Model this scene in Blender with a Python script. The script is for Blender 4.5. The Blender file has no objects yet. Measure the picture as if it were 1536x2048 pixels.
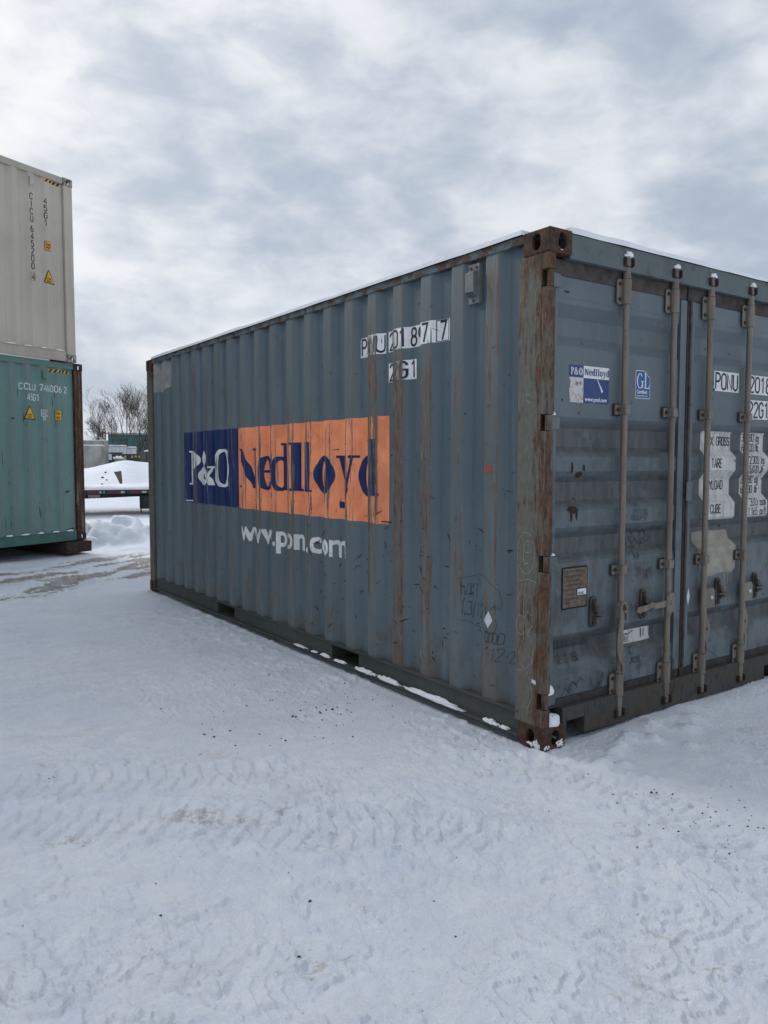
import bpy, bmesh, math, random
import numpy as np
from mathutils import Vector, Matrix

R = math.radians
random.seed(7)
scene = bpy.context.scene
COL = scene.collection

# ------------------------------------------------------------------ camera
cam_d = bpy.data.cameras.new('camera')
cam = bpy.data.objects.new('camera', cam_d)
COL.objects.link(cam)
CAM = Vector((-2.823, -2.644, 1.452))
cam.location = CAM
cam.rotation_euler = (R(90 - 3.653), R(-0.03), R(-34.976))
cam_d.sensor_fit = 'HORIZONTAL'
cam_d.sensor_width = 36.0
cam_d.lens = 36.0 * 1542.8 / 1536.0
cam_d.clip_start = 0.05
cam_d.clip_end = 4000
scene.camera = cam

# ------------------------------------------------------------------ light
SUN_AZ, SUN_EL = -14.0, 30.0
sdir = Vector((math.sin(R(SUN_AZ)) * math.cos(R(SUN_EL)), math.cos(R(SUN_AZ)) * math.cos(R(SUN_EL)), math.sin(R(SUN_EL))))
sl = bpy.data.lights.new('sun', 'SUN')
sl.energy = 1.45
sl.angle = R(25)
sl.color = (1.0, 0.975, 0.945)
sun = bpy.data.objects.new('sun', sl)
COL.objects.link(sun)
sun.rotation_euler = (-sdir).to_track_quat('-Z', 'Y').to_euler()

scene.view_settings.view_transform = 'Standard'
scene.view_settings.look = 'None'
scene.view_settings.exposure = 0.23
scene.view_settings.gamma = 1.0
scene.view_settings.use_curve_mapping = False
scene.cycles.use_denoising = True
scene.cycles.max_bounces = 6
scene.cycles.diffuse_bounces = 3
scene.cycles.glossy_bounces = 3

world = bpy.data.worlds.new('World')
scene.world = world
world.use_nodes = True


# ------------------------------------------------------------------ node helpers
class NT:
    def __init__(self, tree):
        self.t = tree

    def n(self, typ, **kw):
        nd = self.t.nodes.new(typ)
        for k, v in kw.items():
            setattr(nd, k, v)
        return nd

    def put(self, sock, v):
        if v is None:
            return
        if isinstance(v, bpy.types.NodeSocket):
            self.t.links.new(v, sock)
        elif isinstance(v, (tuple, list)) and len(v) == 3 and sock.type == 'RGBA':
            sock.default_value = (*v, 1)
        else:
            sock.default_value = v

    def m(self, op, a, b=None, c=None, clamp=False):
        nd = self.n('ShaderNodeMath', operation=op, use_clamp=clamp)
        self.put(nd.inputs[0], a); self.put(nd.inputs[1], b); self.put(nd.inputs[2], c)
        return nd.outputs[0]

    def vm(self, op, a, b=None):
        nd = self.n('ShaderNodeVectorMath', operation=op)
        self.put(nd.inputs[0], a); self.put(nd.inputs[1], b)
        return nd.outputs['Value'] if op in ('DOT_PRODUCT', 'LENGTH') else nd.outputs[0]

    def map(self, vec, scale=(1, 1, 1), loc=(0, 0, 0), rot=(0, 0, 0)):
        nd = self.n('ShaderNodeMapping')
        self.put(nd.inputs['Vector'], vec)
        nd.inputs['Scale'].default_value = scale
        nd.inputs['Location'].default_value = loc
        nd.inputs['Rotation'].default_value = rot
        return nd.outputs[0]

    def noise(self, vec, scale, detail=4, rough=.55, dist=0.0, lac=2.0):
        nd = self.n('ShaderNodeTexNoise')
        self.put(nd.inputs['Vector'], vec)
        nd.inputs['Scale'].default_value = scale
        nd.inputs['Detail'].default_value = detail
        nd.inputs['Roughness'].default_value = rough
        nd.inputs['Distortion'].default_value = dist
        nd.inputs['Lacunarity'].default_value = lac
        return nd.outputs[0]

    def step(self, v, a, b, lo=0.0, hi=1.0):
        nd = self.n('ShaderNodeMapRange', interpolation_type='SMOOTHSTEP')
        self.put(nd.inputs['Value'], v)
        nd.inputs['From Min'].default_value = a
        nd.inputs['From Max'].default_value = b
        nd.inputs['To Min'].default_value = lo
        nd.inputs['To Max'].default_value = hi
        return nd.outputs[0]

    def mix(self, f, a, b):
        nd = self.n('ShaderNodeMix', data_type='RGBA')
        self.put(nd.inputs[0], f); self.put(nd.inputs[6], a); self.put(nd.inputs[7], b)
        return nd.outputs[2]

    def attr(self, name):
        return self.n('ShaderNodeAttribute', attribute_name=name).outputs['Fac']

    def obj(self):
        return self.n('ShaderNodeTexCoord').outputs['Object']

    def sep(self, v):
        nd = self.n('ShaderNodeSeparateXYZ')
        self.put(nd.inputs[0], v)
        return nd.outputs

    def comb(self, x, y, z):
        nd = self.n('ShaderNodeCombineXYZ')
        self.put(nd.inputs[0], x); self.put(nd.inputs[1], y); self.put(nd.inputs[2], z)
        return nd.outputs[0]

    def bump(self, h, strength=.3, dist=.01):
        nd = self.n('ShaderNodeBump')
        nd.inputs['Strength'].default_value = strength
        nd.inputs['Distance'].default_value = dist
        self.put(nd.inputs['Height'], h)
        return nd.outputs[0]


def material(name, build, rough=.6, spec=.3, metal=0.0):
    """build(nt) -> dict(color=, rough=, normal=)"""
    mt = bpy.data.materials.new(name)
    mt.use_nodes = True
    tr = mt.node_tree
    b = tr.nodes['Principled BSDF']
    b.inputs['Roughness'].default_value = rough
    b.inputs['Specular IOR Level'].default_value = spec
    b.inputs['Metallic'].default_value = metal
    nt = NT(tr)
    d = build(nt)
    nt.put(b.inputs['Base Color'], d.get('color'))
    if 'rough' in d:
        nt.put(b.inputs['Roughness'], d['rough'])
    if 'normal' in d:
        nt.put(b.inputs['Normal'], d['normal'])
    return mt


# ------------------------------------------------------------------ sky: broken overcast
nt = NT(world.node_tree)
bg = world.node_tree.nodes['Background']
sky = nt.n('ShaderNodeTexSky', sky_type='NISHITA', sun_disc=False, sun_elevation=R(SUN_EL), sun_rotation=R(SUN_AZ),
           air_density=1.0, dust_density=1.5, ozone_density=1.0)
g = nt.n('ShaderNodeTexCoord').outputs['Generated']
sx, sy, sz = nt.sep(g)
dome = nt.map(g, (1.0, 1.0, 1.75), (2.3, .4, 1.1), (R(8), R(-10), R(20)))
big = nt.noise(dome, 4.2, 4, .52, .3)
fine = nt.noise(nt.map(dome, (1, 1, 1.15), (5, 2, 3)), 12.5, 6, .56, .3)
cl = nt.m('ADD', nt.m('MULTIPLY', big, .62), nt.m('MULTIPLY', fine, .38))
sd = nt.vm('DOT_PRODUCT', g, tuple(sdir))
glow = nt.m('POWER', nt.m('MAXIMUM', sd, 0.0), 7.0)
lum = nt.step(nt.m('ADD', cl, nt.m('MULTIPLY', glow, .115)), .365, .665)
dark = (.410, .475, .570)
lite = (.735, .760, .805)
ccol = nt.mix(lum, dark, lite)
gain = nt.m('MULTIPLY_ADD', glow, .26, .94)
ccol = nt.vm('MULTIPLY', ccol, nt.comb(nt.m('MULTIPLY_ADD', glow, .05, gain), gain, nt.m('MULTIPLY_ADD', glow, -.06, gain)))
skyl = nt.vm('MULTIPLY', sky.outputs[0], (.085, .085, .085))
cover = nt.step(cl, .30, .42, .82, .97)
fin = nt.mix(cover, skyl, ccol)
nt.put(bg.inputs['Color'], fin)
bg.inputs['Strength'].default_value = 1.0
world.cycles.sampling_method = 'MANUAL'
world.cycles.sample_map_resolution = 512


# ------------------------------------------------------------------ mesh helpers
class MB:
    def __init__(self):
        self.v = []
        self.f = []

    def add(self, vs, fs):
        o = len(self.v)
        self.v += [tuple(p) for p in vs]
        self.f += [tuple(i + o for i in q) for q in fs]
        return self

    def box(self, x0, x1, y0, y1, z0, z1):
        return self.add([(x, y, z) for z in (z0, z1) for y in (y0, y1) for x in (x0, x1)],
                        [(0, 2, 3, 1), (4, 5, 7, 6), (0, 1, 5, 4), (2, 6, 7, 3), (0, 4, 6, 2), (1, 3, 7, 5)])

    def obox(self, c, h, M):
        c = Vector(c)
        vs = [c + M @ Vector((sx * h[0], sy * h[1], sz * h[2])) for sz in (-1, 1) for sy in (-1, 1) for sx in (-1, 1)]
        return self.add(vs, [(0, 2, 3, 1), (4, 5, 7, 6), (0, 1, 5, 4), (2, 6, 7, 3), (0, 4, 6, 2), (1, 3, 7, 5)])

    def tube(self, pts, rad, n=10, cap=True):
        pts = [Vector(p) for p in pts]
        if not isinstance(rad, (list, tuple)):
            rad = [rad] * len(pts)
        rings = []
        for i, p in enumerate(pts):
            d = (pts[min(i + 1, len(pts) - 1)] - pts[max(i - 1, 0)]).normalized()
            a = d.cross(Vector((0, 0, 1)))
            if a.length < .05:
                a = d.cross(Vector((1, 0, 0)))
            a.normalize()
            b = d.cross(a)
            rings.append([p + rad[i] * (math.cos(t) * a + math.sin(t) * b) for t in (2 * math.pi * k / n for k in range(n))])
        vs = [q for r_ in rings for q in r_]
        fs = []
        for i in range(len(pts) - 1):
            for k in range(n):
                k2 = (k + 1) % n
                fs.append((i * n + k, i * n + k2, (i + 1) * n + k2, (i + 1) * n + k))
        if cap:
            fs.append(tuple(range(n))[::-1])
            fs.append(tuple((len(pts) - 1) * n + k for k in range(n)))
        return self.add(vs, fs)

    def prism(self, poly, fn, a, b):
        """poly: 2-D points; fn(u, v, w) -> 3-D; extruded w from a to b"""
        n = len(poly)
        vs = [fn(u, v, a) for u, v in poly] + [fn(u, v, b) for u, v in poly]
        fs = [tuple(range(n))[::-1], tuple(range(n, 2 * n))] + [(i, (i + 1) % n, n + (i + 1) % n, n + i) for i in range(n)]
        return self.add(vs, fs)

    def build(self, name, mat, parent=None, bevel=0.0, smooth=False, seg=2):
        me = bpy.data.meshes.new(name)
        me.from_pydata(self.v, [], self.f)
        bm = bmesh.new()
        bm.from_mesh(me)
        bmesh.ops.recalc_face_normals(bm, faces=bm.faces)
        if bevel:
            es = [e for e in bm.edges if len(e.link_faces) == 2 and e.calc_face_angle(0) > .6]
            bmesh.ops.bevel(bm, geom=es, offset=bevel, segments=seg, affect='EDGES', profile=.6, clamp_overlap=True)
        if smooth:
            for f in bm.faces:
                f.smooth = True
        bm.to_mesh(me)
        bm.free()
        if smooth:
            me.set_sharp_from_angle(angle=R(40))
        me.materials.append(mat)
        return link(name, me, parent)


def link(name, me, parent=None):
    o = bpy.data.objects.new(name, me)
    COL.objects.link(o)
    if parent:
        o.parent = parent
    return o


def thing(name, label, cat, loc=(0, 0, 0), rz=0.0, group=None):
    o = bpy.data.objects.new(name, None)
    o.empty_display_size = .2
    COL.objects.link(o)
    o.location = loc
    o.rotation_euler = (0, 0, rz)
    return tag(o, label, cat, group)


def tag(o, label=None, cat=None, group=None, kind=None):
    if label: o['label'] = label
    if cat: o['category'] = cat
    if group: o['group'] = group
    if kind: o['kind'] = kind
    return o


# numpy value noise ------------------------------------------------
def _hash(ix, iy, s):
    h = (ix.astype(np.int64) * 374761393 + iy.astype(np.int64) * 668265263 + s * 974634777) & 0xffffffff
    h = ((h ^ (h >> 13)) * 1274126177) & 0xffffffff
    h = (h ^ (h >> 16)) & 0xffff
    return h / 65535.0


def vn(x, y, s=0):
    x = np.asarray(x, float); y = np.asarray(y, float)
    ix, iy = np.floor(x), np.floor(y)
    fx, fy = x - ix, y - iy
    fx = fx * fx * fx * (fx * (fx * 6 - 15) + 10)
    fy = fy * fy * fy * (fy * (fy * 6 - 15) + 10)
    a, b, c, d = _hash(ix, iy, s), _hash(ix + 1, iy, s), _hash(ix, iy + 1, s), _hash(ix + 1, iy + 1, s)
    return (a + (b - a) * fx) * (1 - fy) + (c + (d - c) * fx) * fy


def fbm(x, y, s=0, o=4, g=.5):
    t, a, w = 0, 1, 0
    for i in range(o):
        t = t + a * vn(x * 2 ** i + 17.3 * i, y * 2 ** i - 9.1 * i, s + i)
        w += a
        a *= g
    return t / w


def sst(v, a, b):
    t = np.clip((v - a) / (b - a), 0, 1)
    return t * t * (3 - 2 * t)


# ------------------------------------------------------------------ materials
def flat(name, col, rough=.6, spec=.3, metal=0.0, var=.12, scale=6.0, bump=.0):
    def b(nt):
        o = nt.obj()
        n1 = nt.noise(o, scale, 5, .6)
        lo = tuple(c * (1 - var) for c in col)
        hi = tuple(min(1, c * (1 + var)) for c in col)
        d = dict(color=nt.mix(nt.step(n1, .3, .7), lo, hi))
        if bump:
            d['normal'] = nt.bump(nt.noise(o, scale * 6, 4, .6), bump, .004)
        return d
    return material(name, b, rough, spec, metal)


def snow_build(nt):
    o = nt.obj()
    n1 = nt.noise(o, 14, 4, .6)
    h = nt.m('ADD', nt.noise(o, 45, 4, .6), nt.m('MULTIPLY', nt.noise(o, 220, 2, .6), .4))
    return dict(color=nt.mix(nt.step(n1, .3, .7), (.80, .825, .86), (.88, .895, .92)), normal=nt.bump(h, .35, .01))


M_SNOW = material('fresh_snow', snow_build, .75, .25)


def ground_build(nt):
    o = nt.obj()
    dirt = nt.attr('dirt')
    n_a = nt.noise(o, 1.1, 4, .55)
    n_b = nt.noise(o, 7, 5, .6, .3)
    n_c = nt.noise(o, 38, 4, .6)
    # packed, slightly greyer snow against cleaner snow
    pack = nt.m('ADD', nt.m('MULTIPLY', n_a, .6), nt.m('MULTIPLY', n_b, .4))
    col = nt.mix(nt.step(pack, .36, .62), (.785, .835, .915), (.875, .905, .955))
    # faint brown film of grit
    film = nt.m('MULTIPLY', nt.step(nt.noise(nt.map(o, (.75, 1.7, 1), (4, 7, 0), (0, 0, R(32))), 2.4, 6, .64, .5), .50, .72), .22)
    film = nt.m('MULTIPLY', film, nt.step(n_c, .3, .62))
    col = nt.mix(film, col, (.50, .425, .345))
    dm = nt.m('ADD', dirt, nt.m('MULTIPLY', nt.m('SUBTRACT', nt.noise(o, 24, 6, .70, .5), .5), 2.3))
    dm = nt.m('MULTIPLY', nt.step(dm, .46, .80), nt.step(dirt, .02, .25))
    dcol = nt.mix(nt.step(nt.m('ADD', nt.m('MULTIPLY', n_c, .5), nt.m('MULTIPLY', n_b, .5)), .38, .62), (.19, .135, .080), (.50, .385, .25))
    dcol = nt.mix(nt.step(dirt, .7, 1.2, 0, .75), dcol, nt.mix(n_b, (.10, .075, .05), (.24, .18, .12)))
    col = nt.mix(nt.m('MULTIPLY', dm, nt.step(dirt, .5, .95, .48, .88)), col, dcol)
    # specks
    sp = nt.step(nt.noise(nt.map(o, (1, 1, 1), (9, 3, 0)), 85, 2, .5), .735, .79)
    spm = nt.step(nt.noise(nt.map(o, (1, 1, 1), (2, 1, 0)), 3.2, 3, .5), .48, .62)
    col = nt.mix(nt.m('MULTIPLY', nt.m('MULTIPLY', sp, spm), .65), col, (.20, .16, .115))
    h = nt.noise(o, 55, 5, .72)
    mott = nt.step(nt.noise(nt.map(o, (.8, 1.3, 1), (7, 2, 1), (0, 0, R(32))), 9, 7, .68, .6), .40, .62)
    col = nt.mix(nt.m('MULTIPLY', mott, .36), col, (.675, .735, .85))
    grain = nt.step(nt.noise(nt.map(o, (1, 1, 1), (3, 5, 1)), 130, 3, .65), .32, .68)
    col = nt.mix(nt.m('MULTIPLY', grain, .10), col, (.50, .54, .61))
    return dict(color=col, rough=nt.step(pack, .35, .6, .42, .75), normal=nt.bump(h, .9, .014))


M_GROUND = material('packed_snow', ground_build, .6, .3)


def paint_nodes(nt, a, b, ridge=True, seed=0.0, dirtcol=(.165, .16, .135), wearlo=.62):
    """worn container paint; returns colour and a wear mask"""
    o = nt.obj()
    o2 = nt.map(o, (1, 1, 1), (seed, seed * 2.3, seed * .7))
    n1 = nt.noise(o2, .9, 3, .5)
    n2 = nt.noise(o2, 9, 4, .6)
    col = nt.mix(nt.step(nt.m('ADD', nt.m('MULTIPLY', n1, .7), nt.m('MULTIPLY', n2, .3)), .36, .64), a, b)
    # pale drip spots on the lower wall
    streak = nt.noise(nt.map(o2, (16, 16, .55)), 1.0, 5, .6)
    col = nt.mix(nt.m('MULTIPLY', nt.step(streak, .52, .72), .38), col, dirtcol)
    pale = nt.noise(nt.map(o2, (30, 30, 1.1), (3, 8, 1)), 1.0, 4, .6)
    col = nt.mix(nt.m('MULTIPLY', nt.step(pale, .58, .75), .22), col, tuple(min(1, c * 1.9) for c in b))
    # specks of rust
    spk = nt.noise(nt.map(o2, (1, 1, .55)), 26, 3, .62, .4)
    spm = nt.noise(o2, 2.1, 2, .5)
    spots = nt.m('MULTIPLY', nt.step(spk, .675, .72), nt.step(spm, .40, .60))
    wear = None
    if ridge:
        rg = nt.attr('ridge')
        ru = nt.attr('rust')
        wn = nt.noise(nt.map(o2, (34, 34, 2.6), (1, 1, 1)), 1.0, 6, .68, .6)
        wn2 = nt.noise(nt.map(o2, (70, 70, 12.0), (4, 4, 4)), 1.0, 4, .6)
        w = nt.m('ADD', nt.m('MULTIPLY', wn, .72), nt.m('MULTIPLY', wn2, .28))
        # whole ridge greyed by chalking and dirt
        col = nt.mix(nt.m('MULTIPLY', nt.m('MULTIPLY', rg, nt.step(w, .25, .62)), .60), col, (.142, .152, .140))
        wv = nt.m('ADD', w, nt.m('MULTIPLY_ADD', rg, .17, nt.m('MULTIPLY', ru, .235)))
        wear = nt.m('MULTIPLY', nt.step(wv, wearlo + .10, wearlo + .22), nt.step(rg, .25, .6))
        rustc = nt.mix(nt.step(wn2, .35, .66), (.052, .034, .024), (.190, .092, .042))
        rustc = nt.mix(nt.step(nt.noise(nt.map(o2, (70, 70, 9), (8, 0, 3)), 1.0, 3, .6), .60, .70), rustc, (.34, .27, .16))
        rustc = nt.mix(nt.step(nt.noise(nt.map(o2, (40, 40, 4), (2, 7, 3)), 1.0, 3, .6), .42, .60), rustc, (.125, .112, .09))
        col = nt.mix(nt.m('MULTIPLY', wear, .88), col, rustc)
    col = nt.mix(nt.m('MULTIPLY', spots, .8), col, (.055, .042, .034))
    return col, wear, n2


BLUE_A, BLUE_B = (.084, .120, .143), (.110, .150, .172)


def side_build(nt):
    col, w, n2 = paint_nodes(nt, BLUE_A, BLUE_B, wearlo=.595)
    z = nt.sep(nt.obj())[2]
    sp = nt.noise(nt.map(nt.obj(), (9, 9, 4), (6, 1, 2)), 1.0, 5, .66, .4)
    col = nt.mix(nt.m('MULTIPLY', nt.step(nt.m('ADD', sp, nt.step(z, .65, .16, 0, .16)), .58, .74), .6), col, (.105, .088, .066))
    return dict(color=col, normal=nt.bump(nt.m('ADD', nt.m('MULTIPLY', w, .7), n2), .12, .004))


M_SIDE = material('weathered_blue_grey_paint', side_build, .46, .45)


def door_build(nt):
    col, w, n2 = paint_nodes(nt, (.096, .126, .144), (.126, .160, .178), ridge=False, seed=3.7)
    o = nt.obj()
    x, y, z = nt.sep(o)
    # rubbed dark grime on the middle and lower panel
    gn = nt.noise(nt.map(o, (5, 5, 5), (1, 2, 0)), 1.0, 6, .66, .5)
    gs = nt.noise(nt.map(o, (28, 28, 3.0), (2, 0, 1)), 1.0, 4, .62)
    zone = nt.m('MULTIPLY', nt.step(z, 1.74, 1.60), nt.step(z, .0, .25, .62, 1.0))
    rec = nt.step(y, .068, .090)
    gg = nt.m('ADD', nt.m('MULTIPLY', gn, .62), nt.m('MULTIPLY', gs, .38))
    gg = nt.m('ADD', gg, nt.m('MULTIPLY', rec, .12))  # extra grime colour in the recesses, painting more shade into the ribs
    gm = nt.m('MULTIPLY', nt.step(gg, .46, .60), zone)
    gcol = nt.mix(nt.step(gs, .4, .6), (.052, .054, .055), (.088, .092, .094))
    col = nt.mix(nt.m('MULTIPLY', gm, .85), col, gcol)
    fl = nt.step(nt.noise(nt.map(o, (45, 45, 22), (6, 6, 2)), 1.0, 4, .7, .6), .60, .66)
    col = nt.mix(nt.m('MULTIPLY', nt.m('MULTIPLY', fl, zone), .6), col, (.040, .040, .042))
    br = nt.m('MULTIPLY', nt.step(nt.noise(nt.map(o, (7, 7, 3), (3, 3, 9)), 1.0, 5, .66, .4), .62, .70), .75)
    col = nt.mix(nt.m('MULTIPLY', br, nt.step(z, 1.2, .2, .25, 1)), col, (.095, .062, .042))
    return dict(color=col, normal=nt.bump(nt.m('ADD', n2, nt.m('MULTIPLY', gm, -.6)), .12, .004))


M_DOOR = material('grimy_blue_grey_door_paint', door_build, .48, .42)


def post_build(nt):
    o = nt.obj()
    x, y, z = nt.sep(o)
    n1 = nt.noise(nt.map(o, (20, 20, 2.6)), 1.0, 7, .72, .9)
    n2 = nt.noise(nt.map(o, (48, 48, 22), (3, 1, 4)), 1.0, 5, .70, .5)
    n3 = nt.noise(o, 4.5, 4, .62, .5)
    grey = nt.mix(nt.step(n2, .35, .65), (.108, .110, .096), (.150, .146, .122))
    grey = nt.mix(nt.m('MULTIPLY', nt.step(n1, .45, .7), .6), grey, (.20, .17, .115))
    edge = nt.step(y, .14, .015)
    v = nt.m('ADD', nt.m('ADD', nt.m('MULTIPLY', n1, .66), nt.m('MULTIPLY', n3, .34)), nt.m('MULTIPLY', edge, .115))
    v = nt.m('ADD', v, nt.step(z, 2.15, 2.5, 0, .10))
    rust = nt.step(v, .515, .63)
    rc = nt.mix(nt.step(n2, .32, .62), (.040, .026, .019), (.125, .066, .038))
    rc = nt.mix(nt.step(nt.noise(nt.map(o, (60, 60, 5), (7, 7, 7)), 1.0, 4, .66), .60, .70), rc, (.25, .15, .075))
    col = nt.mix(rust, grey, rc)
    return dict(color=col, normal=nt.bump(nt.m('ADD', n2, nt.m('MULTIPLY', rust, .5)), .35, .004))


M_POST = material('rust_streaked_post_paint', post_build, .7, .25)


def rust_build(a, b, c):
    def f(nt):
        o = nt.obj()
        n1 = nt.noise(o, 22, 6, .65, .3)
        n2 = nt.noise(o, 90, 4, .6)
        col = nt.mix(nt.step(n1, .35, .65), a, b)
        col = nt.mix(nt.step(n2, .60, .72), col, c)
        return dict(color=col, normal=nt.bump(nt.m('ADD', n1, n2), .5, .004))
    return f


M_RUST = material('brown_rust', rust_build((.042, .026, .021), (.098, .052, .036), (.20, .13, .085)), .8, .2)
M_RUST_DK = material('dark_rust', rust_build((.026, .020, .020), (.058, .036, .030), (.13, .075, .05)), .8, .2)


def rail_build(nt):
    col, w, n2 = paint_nodes(nt, (.052, .060, .056), (.078, .086, .078), ridge=False, seed=9.1, dirtcol=(.10, .09, .07))
    return dict(color=col, normal=nt.bump(n2, .15, .004))


M_RAIL = material('dull_dark_rail_paint', rail_build, .65, .25)


def toprail_build(nt):
    o = nt.obj()
    n1 = nt.noise(nt.map(o, (9, 9, 14)), 1.0, 6, .66, .3)
    n2 = nt.noise(o, 60, 4, .6)
    c = nt.mix(nt.step(n1, .44, .58), (.115, .145, .160), (.075, .048, .034))
    c = nt.mix(nt.step(n2, .60, .7), c, (.16, .11, .07))
    return dict(color=c, normal=nt.bump(n2, .3, .003))


M_TOPRAIL = material('rusting_top_rail', toprail_build, .7, .25)


def header_build(nt):
    col, w, n2 = paint_nodes(nt, (.092, .120, .128), (.125, .150, .152), ridge=False, seed=5.1, dirtcol=(.12, .10, .075))
    o = nt.obj()
    r = nt.step(nt.noise(nt.map(o, (10, 10, 10), (5, 5, 5)), 1.0, 6, .70, .5), .545, .63)
    col = nt.mix(nt.m('MULTIPLY', r, .8), col, (.095, .062, .042))
    return dict(color=col, normal=nt.bump(n2, .2, .004))


M_HEADER = material('scuffed_header_paint', header_build, .6, .28)


def sill_build(nt):
    o = nt.obj()
    n1 = nt.noise(nt.map(o, (4, 4, 9)), 1.0, 6, .65, .4)
    n2 = nt.noise(nt.map(o, (40, 40, 12)), 1.0, 5, .66)
    c = nt.mix(nt.step(n1, .38, .6), (.066, .072, .070), (.078, .066, .054))
    c = nt.mix(nt.step(n2, .50, .66), c, (.048, .042, .036))
    return dict(color=c, normal=nt.bump(n2, .3, .004))


M_SILL = material('muddy_sill_paint', sill_build, .75, .2)


def steel_build(nt):
    o = nt.obj()
    n1 = nt.noise(nt.map(o, (20, 20, 3)), 1.0, 5, .6)
    n2 = nt.noise(o, 70, 4, .6)
    c = nt.mix(nt.step(n1, .35, .65), (.165, .142, .116), (.232, .205, .170))
    c = nt.mix(nt.step(n2, .60, .72), c, (.085, .060, .042))
    return dict(color=c, normal=nt.bump(n2, .25, .003))


M_BAR = material('dusty_galvanised_steel', steel_build, .55, .35, .15)
M_BARDK = flat('dark_hardware_steel', (.075, .066, .058), .6, .3, .1, .3, 30, .3)
M_GASKET = flat('dusty_black_rubber', (.040, .037, .036), .7, .3, 0, .35, 20, .2)
M_GASKET_BR = flat('mud_brown_rubber_seal', (.068, .058, .052), .75, .25, 0, .35, 14, .3)
M_BLACK = flat('black_void_lining', (.012, .012, .013), .8, .2)
M_BOLT = flat('bolt_steel', (.045, .038, .034), .6, .3, .2)
M_VENT = flat('vent_grey_paint', (.155, .17, .165), .55, .3, 0, .12, 25, .1)
M_INK = flat('black_marker', (.034, .042, .048), .6, .3)
M_CHALK = flat('pale_chalk', (.26, .265, .25), .9, .1, 0, .4, 60)
M_TAPE = flat('white_reflective_tape', (.62, .63, .66), .4, .4, 0, .08)
M_REDST = flat('faded_red_sticker', (.30, .075, .045), .6, .3, 0, .15, 40)
M_PRIMER = flat('pale_primer_patch', (.27, .275, .265), .7, .2, 0, .2, 12)
M_CREAMPATCH = flat('cream_overpaint', (.33, .31, .265), .65, .25, 0, .18, 14)


def decal_build(ca, wearlo, pal=None, fade=.15):
    def f(nt):
        o = nt.obj()
        n1 = nt.noise(o, 5, 5, .6, .3)
        lo = tuple(c * (1 - fade) for c in ca)
        hi = tuple(min(1, c * (1 + fade)) for c in ca)
        c = nt.mix(nt.step(n1, .35, .65), lo, hi)
        st = nt.noise(nt.map(o, (25, 25, 1.2), (2, 2, 2)), 1.0, 5, .62)
        c = nt.mix(nt.m('MULTIPLY', nt.step(st, .54, .74), .40), c, pal or tuple(x * .6 for x in ca))
        col2, wear, n2 = paint_nodes(nt, BLUE_A, BLUE_B, wearlo=wearlo)
        rg = nt.attr('ridge')
        ch = nt.noise(nt.map(o, (34, 34, 2.6), (5, 1, 2)), 1.0, 6, .68, .5)
        pv = nt.m('ADD', ch, nt.m('MULTIPLY_ADD', rg, .15, nt.m('MULTIPLY', nt.attr('rust'), .10)))
        peel = nt.m('MULTIPLY', nt.step(pv, wearlo + .085, wearlo + .115), nt.step(rg, .2, .55))
        peel = nt.m('MAXIMUM', peel, nt.m('MULTIPLY', nt.m('MULTIPLY', wear, .9), nt.step(nt.attr('rust'), .3, .7)))
        chip = nt.step(nt.noise(nt.map(o, (1, 1, .5), (3, 3, 3)), 30, 3, .6, .5), .735, .745)
        peel = nt.m('MAXIMUM', peel, chip)
        return dict(color=nt.mix(peel, c, col2))
    return f


M_ORANGE = material('faded_orange_vinyl', decal_build((.95, .300, .135), .575, (.76, .30, .18)), .5, .35)
M_NAVY = material('navy_vinyl', decal_build((.007, .020, .098), .585, (.03, .05, .12)), .45, .35)
M_LETTERWHITE = material('white_letter_vinyl', decal_build((.70, .71, .69), .61, (.56, .57, .55)), .5, .35)
M_PLATEWHITE = material('white_number_vinyl', decal_build((.74, .75, .74), .61, (.60, .61, .60)), .5, .35)
M_NUMINK = material('black_number_vinyl', decal_build((.020, .020, .036), .60, (.05, .05, .06)), .5, .35)
M_STWHITE = flat('sticker_white', (.70, .71, .71), .5, .35, 0, .08, 20)
M_STWORN = material('worn_sticker_white', lambda nt: dict(color=nt.mix(nt.step(nt.noise(nt.obj(), 24, 5, .66, .4), .48, .62), (.56, .56, .56), (.40, .27, .20))), .6, .3)
M_STNAVY = flat('sticker_navy', (.030, .060, .185), .45, .35, 0, .18, 25)
M_STBLUE = flat('sticker_blue', (.022, .105, .27), .45, .35, 0, .12, 25)
M_STINK = flat('sticker_black_print', (.022, .024, .034), .5, .3)


def label_build(nt):
    o = nt.obj()
    n1 = nt.noise(nt.map(o, (40, 40, 6), (1, 1, 1)), 1.0, 5, .66, .3)
    n2 = nt.noise(o, 9, 5, .65, .3)
    c = nt.mix(nt.step(n1, .42, .66), (.60, .60, .58), (.42, .41, .385))
    c = nt.mix(nt.m('MULTIPLY', nt.step(n2, .50, .68), .5), c, (.27, .255, .23))
    return dict(color=c)


M_LABEL = material('soiled_white_label', label_build, .6, .3)
M_CSC = material('dirty_data_plate', lambda nt: dict(color=nt.mix(nt.step(nt.noise(nt.obj(), 40, 5, .66), .38, .62), (.115, .085, .062), (.175, .138, .102))), .6, .35, .2)


def green_build(nt):
    col, w, n2 = paint_nodes(nt, (.122, .218, .208), (.150, .258, .245), seed=12.0, dirtcol=(.17, .25, .215), wearlo=.68)
    return dict(color=col, normal=nt.bump(n2, .1, .004))


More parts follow.
